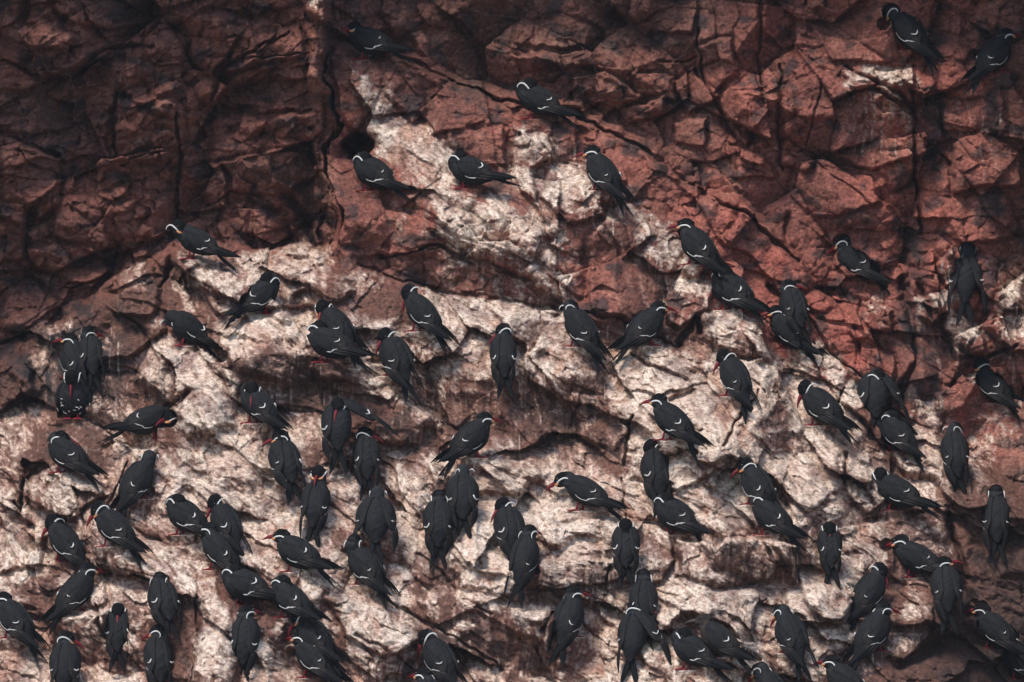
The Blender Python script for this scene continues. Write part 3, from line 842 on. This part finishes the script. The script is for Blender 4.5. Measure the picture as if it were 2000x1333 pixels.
T(1752, 848, 145, 36, 'back', -1, 'tern with hidden head and a wing pushed out right, below the ruffled tern', spread=(0, 30), plump=1.02)
T(1864, 882, 98, 52, 'preen', -1, 'dark tern preening its right side against the shadowed rock on the right', hy=-60, hp=-45, size=.97)
T(1752, 962, 160, 26, 'f', 1, 'tern looking down right past its breast, fanned tail spread to the right', hy=125, hp=-48, plump=1.0, droop=-4)
T(1946, 1008, 90, 56, 'f', 1, 'tern seen square from behind beside the shadowed right margin, two plumes showing', plump=1.0)
T(1938, 752, 145, 40, 'look', 1, 'tern on a brown ledge close to the right margin with head turned to us', hy=50, hp=-25)
# middle right
T(1478, 950, 132, 46, 'preen', 1, 'tern behind a crouching tern with peach coloured cheek, right centre of the slope', hy=60, hp=-35, size=.97)
T(1505, 1010, 150, 34, 'back', 1, 'crouching dark tern with buried face, in front of a taller tern with peach cheek', droop=0)
T(1282, 918, 102, 50, 'preen', 1, 'tern seen from behind bowing deeply over its left side, under the profile tern', hy=120, hp=-50, plump=1.06)
T(1318, 1008, 155, 30, 'tuck', 1, 'rounded sleeping tern on the lip of the striped ledge', plump=1.06, droop=10)
T(1143, 962, 160, 26, 'down', 1, 'tern stooping left with lowered black head, orange legs showing', hp=-30, plump=.95)
T(1222, 1062, 90, 46, 'back', 1, 'preening tern facing us from over its back, below a stooping tern tail', hp=-55, plump=1.0, size=.95)
T(922, 858, 30, 38, 'f', 1, 'tern in profile, red bill pointing right, at the lower edge of the brown hollow', size=1.02, droop=4)
T(503, 792, 145, 38, 'tuck', 1, 'tern with bright red foot and face laid back, on the whitest bulge', hy=120, plump=.95)
T(660, 828, 92, 54, 'back', 1, 'tern stretching one wing out right, head turned over its back, left of brown hollow', spread=(0, 58), hy=165, hp=-40, plump=1.05)
T(716, 890, 94, 54, 'look', -1, 'slim tern seen from behind turning its cheek right, below a stretched wing', hy=-100, hp=-20, plump=.94, size=.96)
T(556, 898, 112, 48, 'look', 1, 'greyish tern looking left above a brown gap, left of a bird with raised face', hy=60, hp=-20)
T(618, 980, 80, 54, 'up', 1, 'upright tern seen from behind with orange cheeks on both sides of its head', hy=176, hp=-30, plump=.94)
T(270, 940, 38, 48, 'breast', 1, 'tern leaning right with head bent over its shoulder, on the tan ridge at left', hy=60, hp=-50)
T(290, 822, 22, 14, 'flank', -1, 'long flat tern crouching and biting its underside, left of the whitest bulge', plump=.92)
T(145, 782, 262, 46, 'breast', 1, 'round tern facing us with white flecks on its belly and bright red bill', plump=1.24, hy=0, flecks=13)
T(146, 705, 120, 50, 'f', 1, 'black tern facing away in the dark corner right above the round facing tern', hy=40, size=.95)
T(178, 690, 100, 44, 'look', -1, 'dark tern at the right of a huddled trio in the left nook, looking right', hy=-70, size=.9)
T(130, 888, 152, 34, 'back', 1, 'dark tern with head turned over its back below the round facing tern', hy=-160, hp=-20)
T(128, 1062, 148, 40, 'breast', 1, 'tern laying a long red bill on its breast, near the left margin', hy=55, hp=-50)
T(222, 1032, 148, 36, 'preen', 1, 'tern with lowered head and peach cheek, picking its breast at lower left', hy=40, hp=-52)
# lower left and centre
T(362, 1010, 158, 30, 'tuck', 1, 'dozing tern with plume over its back, pressed against a taller bird at left centre', hy=150)
T(440, 1022, 128, 48, 'preen', 1, 'grey tern with crimson bill tucked down, standing behind the dozing tern', hy=90, hp=-55)
T(428, 1078, 152, 40, 'f', 1, 'tern stretching a long straight red bill left, just below the dozing tern')
T(478, 1146, 168, 16, 'tuck', 1, 'ball shaped sleeper with plume on its flank, at the top of the pale fibrous ridge', plump=1.06)
T(565, 1172, 150, 32, 'back', 1, 'black tern with ruffled back and hidden face, right of the ball shaped sleeper', droop=4)
T(580, 1082, 158, 24, 'f', 1, 'low lying tern with red bill held level, left of a long necked bird', size=1.0, droop=8)
T(712, 1108, 140, 42, 'up', -1, 'long necked tern looking away over a pale tilted slab', hy=-70, hp=-5, plump=1.02)
T(735, 1012, 88, 50, 'down', 1, 'headless looking tern seen from behind, bending forward with spread wing tips', hp=-60, spread=(14, 12), plump=1.1)
T(856, 1018, 90, 54, 'f', 1, 'sturdy tern seen from behind with plain black head, left of its bowing neighbour', hy=10, plump=1.05)
T(903, 968, 92, 48, 'down', 1, 'tern with bowed hidden head behind its plain headed neighbour', hp=-65, hy=30, plump=1.08)
T(994, 1030, 104, 48, 'preen', 1, 'tern with orange cheek turned over its left shoulder, above the smooth white bulge', hy=110, hp=-45)
T(1026, 1088, 62, 54, 'f', 1, 'slanting tern seen from behind over the smooth white bulge, head up right', hy=-10, plump=.98)
T(150, 1158, 30, 44, 'f', 1, 'tern facing right with long red bill and white wing line, at lower left', size=1.02)
T(28, 1212, 145, 42, 'f', 1, 'tern on the left margin with orange gape, cut off by the picture edge', hy=20)
T(231, 1226, 90, 54, 'back', 1, 'small upright tern with both plumes facing us, lower left', hp=-45, plump=.94, size=.95)
T(320, 1172, 108, 36, 'look', -1, 'squat tern with a wavy white wing band above a black hollow', hy=-30, hp=-10, plump=1.02, size=.95)
T(310, 1282, 100, 54, 'look', 1, 'tall dark tern below the squat tern at lower left, plume bent left', hy=50, hp=-20, plump=.98)
T(128, 1296, 84, 54, 'look', -1, 'tern seen from behind at the bottom left with plume on its right', hy=-80, hp=-25)
T(480, 1245, 82, 54, 'look', -1, 'tern seen from behind on the right flank of the pale fibrous ridge', hy=-40, hp=0)
T(612, 1244, 146, 40, 'preen', 1, 'tern crouching behind a level billed bird at the bottom, only its plume clear', hy=40, hp=-55)
T(612, 1288, 150, 38, 'f', 1, 'tern with level red bill pointing left in front of another, near the bottom')
T(856, 1288, 132, 46, 'preen', 1, 'tern near the bottom centre bending a dark red bill down its breast', hy=55, hp=-60)
T(838, 1368, 120, 46, 'f', 1, 'tern at the bottom centre with only its black crown in the picture', hy=20)
T(1112, 1208, 62, 54, 'f', 1, 'sleek tern leaning right, seen from behind above the brown streaked face', hy=-30)
T(1257, 1172, 90, 52, 'f', 1, 'tern seen from behind under the striped ledge, partly covered by a preening bird', plump=.96, size=.95)
T(1238, 1238, 76, 54, 'look', -1, 'tern lifting its right wing and peering right, below the striped ledge', hy=-90, hp=-8, spread=(0, 34))
T(1352, 1272, 158, 30, 'tuck', 1, 'sleeping tern with bright orange foot, in front of the brown young bird', plump=1.02, hy=140)
T(1402, 1250, 155, 28, 'f', 1, 'sooty brown young tern without plumes, dark bill pointing left', brown=True, size=.95, hy=15)
T(1543, 1240, 122, 48, 'down', 1, 'tern seen from behind with its head sunk forward, lower right of centre', hp=-40)
T(1620, 1066, 94, 50, 'back', 1, 'neat tern with bill on its chest, both plumes showing, on the pale right slope', hp=-50, plump=.94, size=.94)
T(1698, 1158, 40, 46, 'breast', -1, 'tern facing right with crimson bill pressed to its throat, on a grey white block', hy=-60, hp=-60)
T(1790, 1092, 160, 26, 'f', 1, 'dusky tern facing left just above a bird with a throat pressed bill', hp=-14)
T(1846, 1146, 96, 48, 'look', -1, 'dark tern with bill pointing right, under a dusky tern tail at lower right', hy=-80, hp=5)
T(1942, 1232, 155, 36, 'f', 1, 'shadowed tern facing left close to the lower right corner')
T(1706, 1236, 36, 42, 'f', 1, 'tern facing right with level dark red bill, below the throat preening bird', hp=-8)
T(1650, 1334, 155, 34, 'f', 1, 'tern half in the picture at the bottom right, red bill pointing left')
T(1506, 1352, 130, 44, 'down', 1, 'round black back cut off by the bottom edge, right of centre')
T(1996, 1290, 150, 36, 'look', 1, 'almost black tern in the bottom right corner with orange gape', hy=40)
# high on the right wall
T(1774, 62, 150, 40, 'down', 1, 'black tern bending down over the white topped block high on the right', hp=-55, hy=10)
T(1944, 108, 32, 42, 'f', 1, 'black tern facing right at the top right corner with a pale plume ring', hp=0)
for c, r in PEND:
    clear(c, r)
for p in FEETP:
    perch(p)
for c, r in PEND:
    clear(c, r)
# ------------------------------------------------------------------ rock colours
gxY = np.gradient(Y, axis=1) / np.gradient(X, axis=1)
gzY = np.gradient(Y, axis=0) / np.gradient(Z, axis=0)
def box(q, n):
    for ax in (0, 1):
        p = np.pad(q, [(n + 1, n) if k == ax else (0, 0) for k in (0, 1)], 'edge').cumsum(axis=ax, dtype=np.float64)
        q = ((p[2 * n + 1:] - p[:-2 * n - 1]) if ax == 0 else (p[:, 2 * n + 1:] - p[:, :-2 * n - 1])) / (2 * n + 1)
    return q.astype(F)
upf = gzY / np.sqrt(1 + gxY ** 2 + gzY ** 2)            # 1 = faces up, -1 = overhang
Ysm = box(box(Y, 4), 4)
gsx = np.gradient(Ysm, axis=1) / np.gradient(X, axis=1); gsz = np.gradient(Ysm, axis=0) / np.gradient(Z, axis=0)
ups = gsz / np.sqrt(1 + gsx ** 2 + gsz ** 2)            # the same for the broad shape
upn = .45 * upf + .55 * ups

GUANO = {  # plan rows of the whitewash: how thick it lies, 0..9, along each row
 -50: '', 0: '598-648:5', 50: '', 100: '705-745:3 1690-1725:4', 150: '690-745:5 1650-1715:6 1718-1790:7 1835-1850:4 1865-1890:4',
 125: '700-745:4 1690-1730:6 1735-1790:6', 175: '690-755:7 1655-1720:7 1722-1790:9 1845-1855:3 1870-1895:4',
 200: '700-760:8 1725-1785:7 1845-1900:3', 250: '705-840:8 1000-1080:4 1120-1160:2 1900-1960:4',
 300: '740-900:9 1000-1090:8 1100-1150:4 930-970:2 1740-1770:3', 350: '790-900:7 1005-1160:7 1170-1210:4 700-760:2',
 400: '760-840:4 850-1000:8 1040-1140:6 1150-1260:5', 450: '850-1060:9 1070-1120:7 1150-1220:4 1240-1320:7 570-590:4',
 500: '355-470:4 475-640:6 870-1020:8 1030-1120:8 1180-1210:3 1250-1350:7 60-130:4 250-290:3 1845-1870:6',
 550: '340-450:6 455-640:5 660-760:4 820-900:5 1010-1120:7 1290-1390:7 1840-1870:7 1940-2000:6 235-290:4',
 600: '350-420:4 430-600:7 620-720:4 800-880:5 890-1040:8 1050-1110:7 1290-1350:3 1380-1440:7 1695-1745:4 1795-1855:8 1860-1900:5 1940-2000:7',
 650: '50-150:4 170-230:3 290-340:5 420-610:9 620-720:5 730-880:7 890-1160:7 1190-1290:4 1380-1480:7 1855-1910:7 1940-2000:7',
 700: '60-110:4 130-250:4 275-410:8 430-520:4 560-640:3 690-820:7 840-1000:8 1010-1180:8 1190-1360:8 1380-1500:8 1510-1640:8 1870-1910:4 1700-1720:2',
 750: '150-260:3 280-460:8 470-560:4 600-660:3 700-800:8 820-980:6 1000-1120:6 1130-1180:4 1200-1500:9 1520-1700:7 1890-1930:4',
 800: '0-110:4 150-260:5 350-470:9 480-580:5 600-680:3 790-870:5 900-980:4 1000-1060:4 1080-1180:4 1200-1500:8 1530-1680:8 1780-1850:6 1890-2000:5',
 850: '0-60:5 80-160:3 200-300:6 340-490:9 500-660:7 720-800:4 830-900:3 960-1030:3 1080-1160:3 1230-1480:9 1490-1700:7 1770-1830:6 1890-2000:5',
 900: '0-60:4 90-180:4 210-300:6 310-600:8 640-720:6 740-850:5 870-1000:6 1020-1180:5 1220-1480:8 1490-1720:8 1740-1830:6 1850-1960:4',
 950: '0-40:4 60-200:6 220-300:5 320-600:8 620-700:5 720-860:7 880-1040:8 1060-1210:8 1230-1480:8 1500-1680:7 1700-1850:6 1890-1930:3',
 1000: '0-150:6 160-280:5 300-460:6 470-560:7 580-700:6 720-860:7 920-1180:8 1200-1380:8 1390-1520:7 1530-1720:7 1760-1860:4',
 1050: '0-90:6 110-250:5 270-400:5 430-640:7 680-750:5 770-860:8 870-1040:9 1060-1200:8 1220-1300:5 1320-1550:4 1580-1740:6 1760-1850:5',
 1100: '0-100:7 140-200:5 220-350:5 370-420:5 460-620:6 640-700:5 760-830:5 860-1010:9 1050-1180:4 1190-1290:5 1310-1330:6 1340-1550:4 1580-1720:6 1770-1860:4',
 1150: '0-60:5 110-220:6 230-320:5 340-420:6 540-640:6 660-800:6 820-880:3 900-1010:8 1060-1160:6 1180-1320:7 1330-1440:6 1460-1540:7 1550-1690:7 1770-1820:4',
 1200: '0-80:5 120-220:5 260-340:4 390-450:7 540-640:5 660-760:7 780-860:5 900-980:4 1000-1060:6 1100-1240:6 1260-1440:6 1450-1520:7 1540-1660:8 1700-1810:4',
 1250: '0-100:6 150-280:5 330-360:3 385-450:7 470-540:6 560-640:5 680-800:8 840-920:5 990-1080:5 1120-1230:5 1240-1440:6 1450-1530:6 1560-1680:6 1740-1820:5',
 1300: '0-100:6 150-200:5 240-300:6 385-450:7 480-600:7 640-780:6 800-860:3 900-1000:4 1020-1120:4 1140-1280:6 1300-1500:7 1530-1620:6 1660-1720:4',
 1350: '0-600:5 620-1000:4 1020-1600:6 1620-1700:3', 1420: '0-1650:5',
}
rows = sorted(GUANO)
pxs = np.arange(0, 2001, 10)
G = np.zeros((len(rows), len(pxs)), F)
for i, r in enumerate(rows):
    for part in GUANO[r].split():
        a, v = part.split(':'); a0, a1 = map(int, a.split('-'))
        G[i] = np.maximum(G[i], int(v) / 9.0 * ((pxs >= a0 - 6) & (pxs <= a1 + 6)))
GK = np.array([.25, .6, 1, .6, .25], F) / 2.7
G = np.apply_along_axis(lambda q: np.convolve(np.pad(q, 2, 'edge'), GK, 'valid'), 1, G)
qx = PX + w1 * 22 + w3 * 12; qy = PY + w2 * 22 + w4 * 12
ii = np.clip(np.searchsorted(rows, qy) - 1, 0, len(rows) - 2)
rr = np.array(rows, F)
fy = np.clip((qy - rr[ii]) / (rr[ii + 1] - rr[ii]), 0, 1)
fy = fy * fy * (3 - 2 * fy)
fx = np.clip(qx / 10, 0, len(pxs) - 1.001); ix = fx.astype(int); fx = fx - ix
def look(ii, ix, fx, fy):
    return ((G[ii, ix] * (1 - fx) + G[ii, ix + 1] * fx) * (1 - fy) + (G[ii + 1, ix] * (1 - fx) + G[ii + 1, ix + 1] * fx) * fy)
cover = look(ii, ix, fx, fy)
cover = np.clip(cover + .13 * sstep(860, 980, PY) * sstep(.25, .4, cover) * (1 - sstep(1650, 1800, PX)), 0, 1)
drip = vnoise(X * 48 + w3 * .5, Z * 5, 401) + .6 * vnoise(X * 120, Z * 9, 402)
speck = fbm(SX * 34, SZ * 62, 411, 4, .62)
blot = fbm(SX * 7, SZ * 11, 421, 4, .55)
grain = fbm(X * 80, Z * 80, 431, 2)
steep = 1 - sstep(0.15, 0.55, upn)
wash = fbm(*rot(X * 5 + w3 * .3, Z * 5 + w4 * .3, -38), 461, 2) * .3 + fbm(SX * 6, SZ * 30, 471, 3, .6)
g = cover * 1.62 - 0.60 + blot * .50 + speck * .40 + wash * (.18 + .32 * spur) + (upn - 0.46) * (.55 - .30 * spur) * sstep(.1, .4, cover) + drip * .30 * steep + grain * .10
g -= np.clip(groove * 5, 0, .8) * .5
steepS = 1 - sstep(.22, .58, ups)
g = g - .60 * steepS * (1.05 - cover * .75) + (vnoise((X + w1 * .06 + w3 * .02) * 30, Z * 9 + X * 5, 481) + .6 * vnoise((X + w1 * .06 + w3 * .02) * 70, Z * 18 + X * 10, 482)) * .28 * (1 - steepS * .3)
white = sstep(-0.02, .55, g) * sstep(.06, .22, cover + blot * .1)

rockA = np.array([.215, .088, .066], F); rockB = np.array([.118, .058, .046], F); rockC = np.array([.26, .135, .102], F)
mix1 = np.clip(.5 + fbm(X * 2.2, Z * 2.2, 501, 4) * 1.0 + (t1 - .5) * .25 * (1 - slope) + (t2 - .5) * .25 + tint * .35, 0, 1)[..., None]
rock = rockB + (rockA - rockB) * mix1
mix2 = sstep(.12, .5, fbm(X * 5, Z * 5, 521, 4))[..., None] * .55
rock = rock + (rockC - rock) * mix2
redn = (sstep(1250, 1550, PX) * (1 - sstep(1900, 2000, PX)) * (1 - slope) + spur * .55 + leftw * .15)[..., None]
rock = rock * (1 + redn * np.array([.34, .10, .10], F))
dark = sstep(.10, .45, fbm(X * 7, Z * 9, 541, 4) - .03 * leftw + .10 * sstep(1720, 1950, PX))[..., None]
rock = rock + (np.array([.028, .027, .030], F) - rock) * dark * .75          # black algae and lichen patches
brown = np.array([.085, .050, .038], F)
rock = rock + (brown - rock) * (slope * .55)[..., None]
rock = rock * (1 + (fbm(X * 55, Z * 55, 551, 3) * .55 + grain * .35))[..., None]
# shade painted into the rock colour of the lower right corner
corner_shade = np.clip(sstep(1680, 1960, PX + w1 * 120) * sstep(930, 1260, PY + w2 * 120), 0, 1)
rock = rock + (np.array([.030, .027, .027], F) - rock) * (corner_shade * .55)[..., None]
wet_shade = sstep(-20, 60, PX + w1 * 40) * (1 - sstep(215, 285, PX + w1 * 60)) * sstep(620, 660, PY + w2 * 50) * (1 - sstep(770, 830, PY + w2 * 50)) \
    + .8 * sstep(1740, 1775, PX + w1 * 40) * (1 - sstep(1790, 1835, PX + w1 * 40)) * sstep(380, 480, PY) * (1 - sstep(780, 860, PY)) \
    + .7 * sstep(560, 600, PX + w1 * 40) * (1 - sstep(615, 640, PX + w1 * 20)) * sstep(380, 430, PY) * (1 - sstep(480, 505, PY))  # black moist rock at left, shade painted along the right groove, darkened cleft foot
rock = rock + (np.array([.024, .024, .026], F) - rock) * np.clip(wet_shade * (.75 + blot), 0, .9)[..., None]
white = white * (1 - corner_shade * .55)

cream = np.array([.58, .445, .365], F); chalk = np.array([.68, .585, .50], F); pinky = np.array([.37, .225, .185], F)
tone = np.clip(.45 + fbm(X * 4, Z * 4, 601, 3) * 1.1, 0, 1)[..., None]
gu = cream + (chalk - cream) * tone
thin = (1 - sstep(.25, .95, g + speck * .15 + blot * .3))[..., None]
gu = gu + (pinky - gu) * thin * .8
gu = gu * (1 + speck * .30 + grain * .12)[..., None]
# old grey and rusty stains soaked into the whitewash, and fresh chalk on the crests where birds stand
st1 = sstep(.05, .42, fbm(*rot(X * 3.4, Z * 5.2, -30), 671, 4, .6))[..., None]; st2 = sstep(.08, .45, fbm(X * 6 + w1, Z * 3 + w2, 681, 4, .6))[..., None]
gu = gu * (1 - st1 * np.array([.42, .45, .42], F)); gu = gu * (1 - st2 * np.array([.26, .40, .44], F))
crest = sstep(.004, .016, box(box(Y, 9), 9) - Y) * sstep(.3, .7, cover)
gu = gu + (chalk * 1.04 - gu) * (crest * (.55 + speck * .5)).clip(0, .8)[..., None]
# peppering of dark grit and old stains
fade = (1.3 - cover * .72)
grit = (sstep(.10, .40, fbm(SX * 21, SZ * 40, 651, 3, .6)) * .6 + sstep(.14, .46, fbm(SX * 50, SZ * 80, 621, 3, .65)) * .75 + sstep(.16, .55, fbm(SX * 11, SZ * 22, 641, 4, .62)) * .7 + sstep(.1, .5, fbm(X * 60, Z * 13, 661, 3, .6)) * .5 * (1 - sstep(.4, .7, upn))) * fade
gu = gu + (np.array([.125, .076, .056], F) - gu) * np.clip(grit, 0, .85)[..., None]
# runs: whitewash from the rock above that has trickled down, each run with its own length
bend = w1 * .05 + w3 * .012
dn = vnoise((X + bend) * 34, Z * 2.6, 711) + .45 * vnoise((X + bend) * 85, Z * 4, 712)
ran = np.zeros_like(cover)
for dz in (10, 25, 42, 62, 86, 115):
    i2 = np.clip(np.searchsorted(rows, qy - dz) - 1, 0, len(rows) - 2)
    f2 = np.clip((qy - dz - rr[i2]) / (rr[i2 + 1] - rr[i2]), 0, 1)
    t = -.10 + dz * .0032
    ran = np.maximum(ran, np.clip(look(i2, ix, fx, f2) * 2.2 - .45, 0, 1) * sstep(t, t + .13, dn))
ran = ran * sstep(-1.0, -.7, ups) * (1 - sstep(.50, .75, ups) * .8) * (1 - corner_shade) * np.clip(.75 + speck * 1.2, 0, 1)
white = np.maximum(white, ran * .95)
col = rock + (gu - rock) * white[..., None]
# thin white runs and scratches on bare rock near the whitewash
runs = sstep(.42, .62, vnoise(X * 70, Z * 6 + w3, 701) + .25 * vnoise(X * 9, Z * 9, 702)) * sstep(.05, .25, cover) * (1 - white)
rim = np.exp(-(e2 / .05) ** 2) * (1 - slope) * sstep(.15, .4, cover) * .0
col = col + (chalk * .9 - col) * np.clip(runs * .7 + rim, 0, .8)[..., None]
col = np.clip(col, .006, .80)

# ------------------------------------------------------------------ cliff mesh
nz, nx = X.shape
co = np.empty((nz * nx, 3), F)
co[:, 0] = X.ravel(); co[:, 1] = Y.ravel(); co[:, 2] = Z.ravel()
a = (np.arange(nz - 1)[:, None] * nx + np.arange(nx - 1)[None, :]).ravel()
quads = np.stack([a, a + 1, a + nx + 1, a + nx], 1).astype(np.int32)
cm = bpy.data.meshes.new('cliff')
cm.vertices.add(len(co)); cm.vertices.foreach_set('co', co.ravel())
cm.loops.add(quads.size); cm.loops.foreach_set('vertex_index', quads.ravel())
cm.polygons.add(len(quads))
cm.polygons.foreach_set('loop_start', np.arange(0, quads.size, 4, dtype=np.int32))
cm.polygons.foreach_set('use_smooth', np.ones(len(quads), bool))
cm.update(calc_edges=True)
at = cm.attributes.new('Col', 'FLOAT_COLOR', 'POINT')
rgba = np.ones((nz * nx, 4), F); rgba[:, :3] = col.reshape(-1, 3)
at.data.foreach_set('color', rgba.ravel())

def new_mat(name):
    m = bpy.data.materials.new(name); m.use_nodes = True
    nt = m.node_tree
    return m, nt, nt.nodes['Principled BSDF']

def nd(nt, t, **kw):
    n = nt.nodes.new(t)
    for k, v in kw.items():
        setattr(n, k, v)
    return n

m, nt, bs = new_mat('guano_stained_rock')
ac = nd(nt, 'ShaderNodeAttribute', attribute_name='Col')
tc = nd(nt, 'ShaderNodeTexCoord')
# fine grain: pitted, gritty speckle drawn out a little along the beds, and a second round one
mp = nd(nt, 'ShaderNodeMapping'); mp.inputs['Rotation'].default_value = (0, R(-36), 0); mp.inputs['Scale'].default_value = (.55, 1, 1)
nt.links.new(tc.outputs['Object'], mp.inputs['Vector'])
def speckle(vec, scale, lo, hi, tint):
    n = nd(nt, 'ShaderNodeTexNoise'); n.inputs['Scale'].default_value = scale; n.inputs['Detail'].default_value = 6; n.inputs['Roughness'].default_value = .72
    nt.links.new(vec, n.inputs['Vector'])
    r = nd(nt, 'ShaderNodeMapRange'); r.interpolation_type = 'SMOOTHSTEP'
    r.inputs['From Min'].default_value = lo; r.inputs['From Max'].default_value = hi
    nt.links.new(n.outputs['Fac'], r.inputs['Value'])
    q = nd(nt, 'ShaderNodeMix', data_type='RGBA')
    q.inputs[6].default_value = (*tint, 1); q.inputs[7].default_value = (1.16, 1.15, 1.14, 1)
    nt.links.new(r.outputs[0], q.inputs[0])
    return q.outputs[2], n
s1, n1 = speckle(mp.outputs[0], 62, .36, .56, (.64, .56, .50))
s2, _ = speckle(tc.outputs['Object'], 150, .34, .60, (.74, .69, .66))
m1 = nd(nt, 'ShaderNodeVectorMath', operation='MULTIPLY'); m2 = nd(nt, 'ShaderNodeVectorMath', operation='MULTIPLY')
nt.links.new(ac.outputs['Color'], m1.inputs[0]); nt.links.new(s1, m1.inputs[1])
nt.links.new(m1.outputs[0], m2.inputs[0]); nt.links.new(s2, m2.inputs[1])
nt.links.new(m2.outputs[0], bs.inputs['Base Color'])
bs.inputs['Roughness'].default_value = .88
bs.inputs['Specular IOR Level'].default_value = .25
n2 = nd(nt, 'ShaderNodeTexNoise'); n2.inputs['Scale'].default_value = 70; n2.inputs['Detail'].default_value = 6; n2.inputs['Roughness'].default_value = .65
nt.links.new(tc.outputs['Object'], n2.inputs['Vector'])
bp = nd(nt, 'ShaderNodeBump'); bp.inputs['Strength'].default_value = .9; bp.inputs['Distance'].default_value = .010
nt.links.new(n2.outputs['Fac'], bp.inputs['Height']); nt.links.new(bp.outputs[0], bs.inputs['Normal'])
cm.materials.append(m)
cliff = bpy.data.objects.new('cliff', cm)
COL.objects.link(cliff)
cliff['kind'] = 'structure'
cliff['label'] = 'reddish brown sea cliff streaked and whitened with bird droppings'

# ------------------------------------------------------------------ thin veil volume added to lift the blacks like a faded grade
bm = bmesh.new()
bmesh.ops.create_cube(bm, size=1)
bmesh.ops.transform(bm, matrix=Matrix.Translation((0, -23, 0)) @ Matrix.Diagonal((16, 66, 13, 1)), verts=bm.verts[:])
hm = bpy.data.meshes.new('fade_haze'); bm.to_mesh(hm); bm.free()
hmat = bpy.data.materials.new('fade_veil'); hmat.use_nodes = True
hn = hmat.node_tree; hn.nodes.clear()
ho = hn.nodes.new('ShaderNodeOutputMaterial'); hv = hn.nodes.new('ShaderNodeVolumePrincipled')
hv.inputs['Color'].default_value = (.80, .88, .98, 1); hv.inputs['Density'].default_value = .00032; hv.inputs['Anisotropy'].default_value = .1
hn.links.new(hv.outputs[0], ho.inputs['Volume'])
hm.materials.append(hmat)
fade_haze = bpy.data.objects.new('fade_haze', hm); COL.objects.link(fade_haze)
fade_haze['kind'] = 'stuff'; fade_haze['label'] = 'added thin pale veil that lifts the dark tones of the cliff'
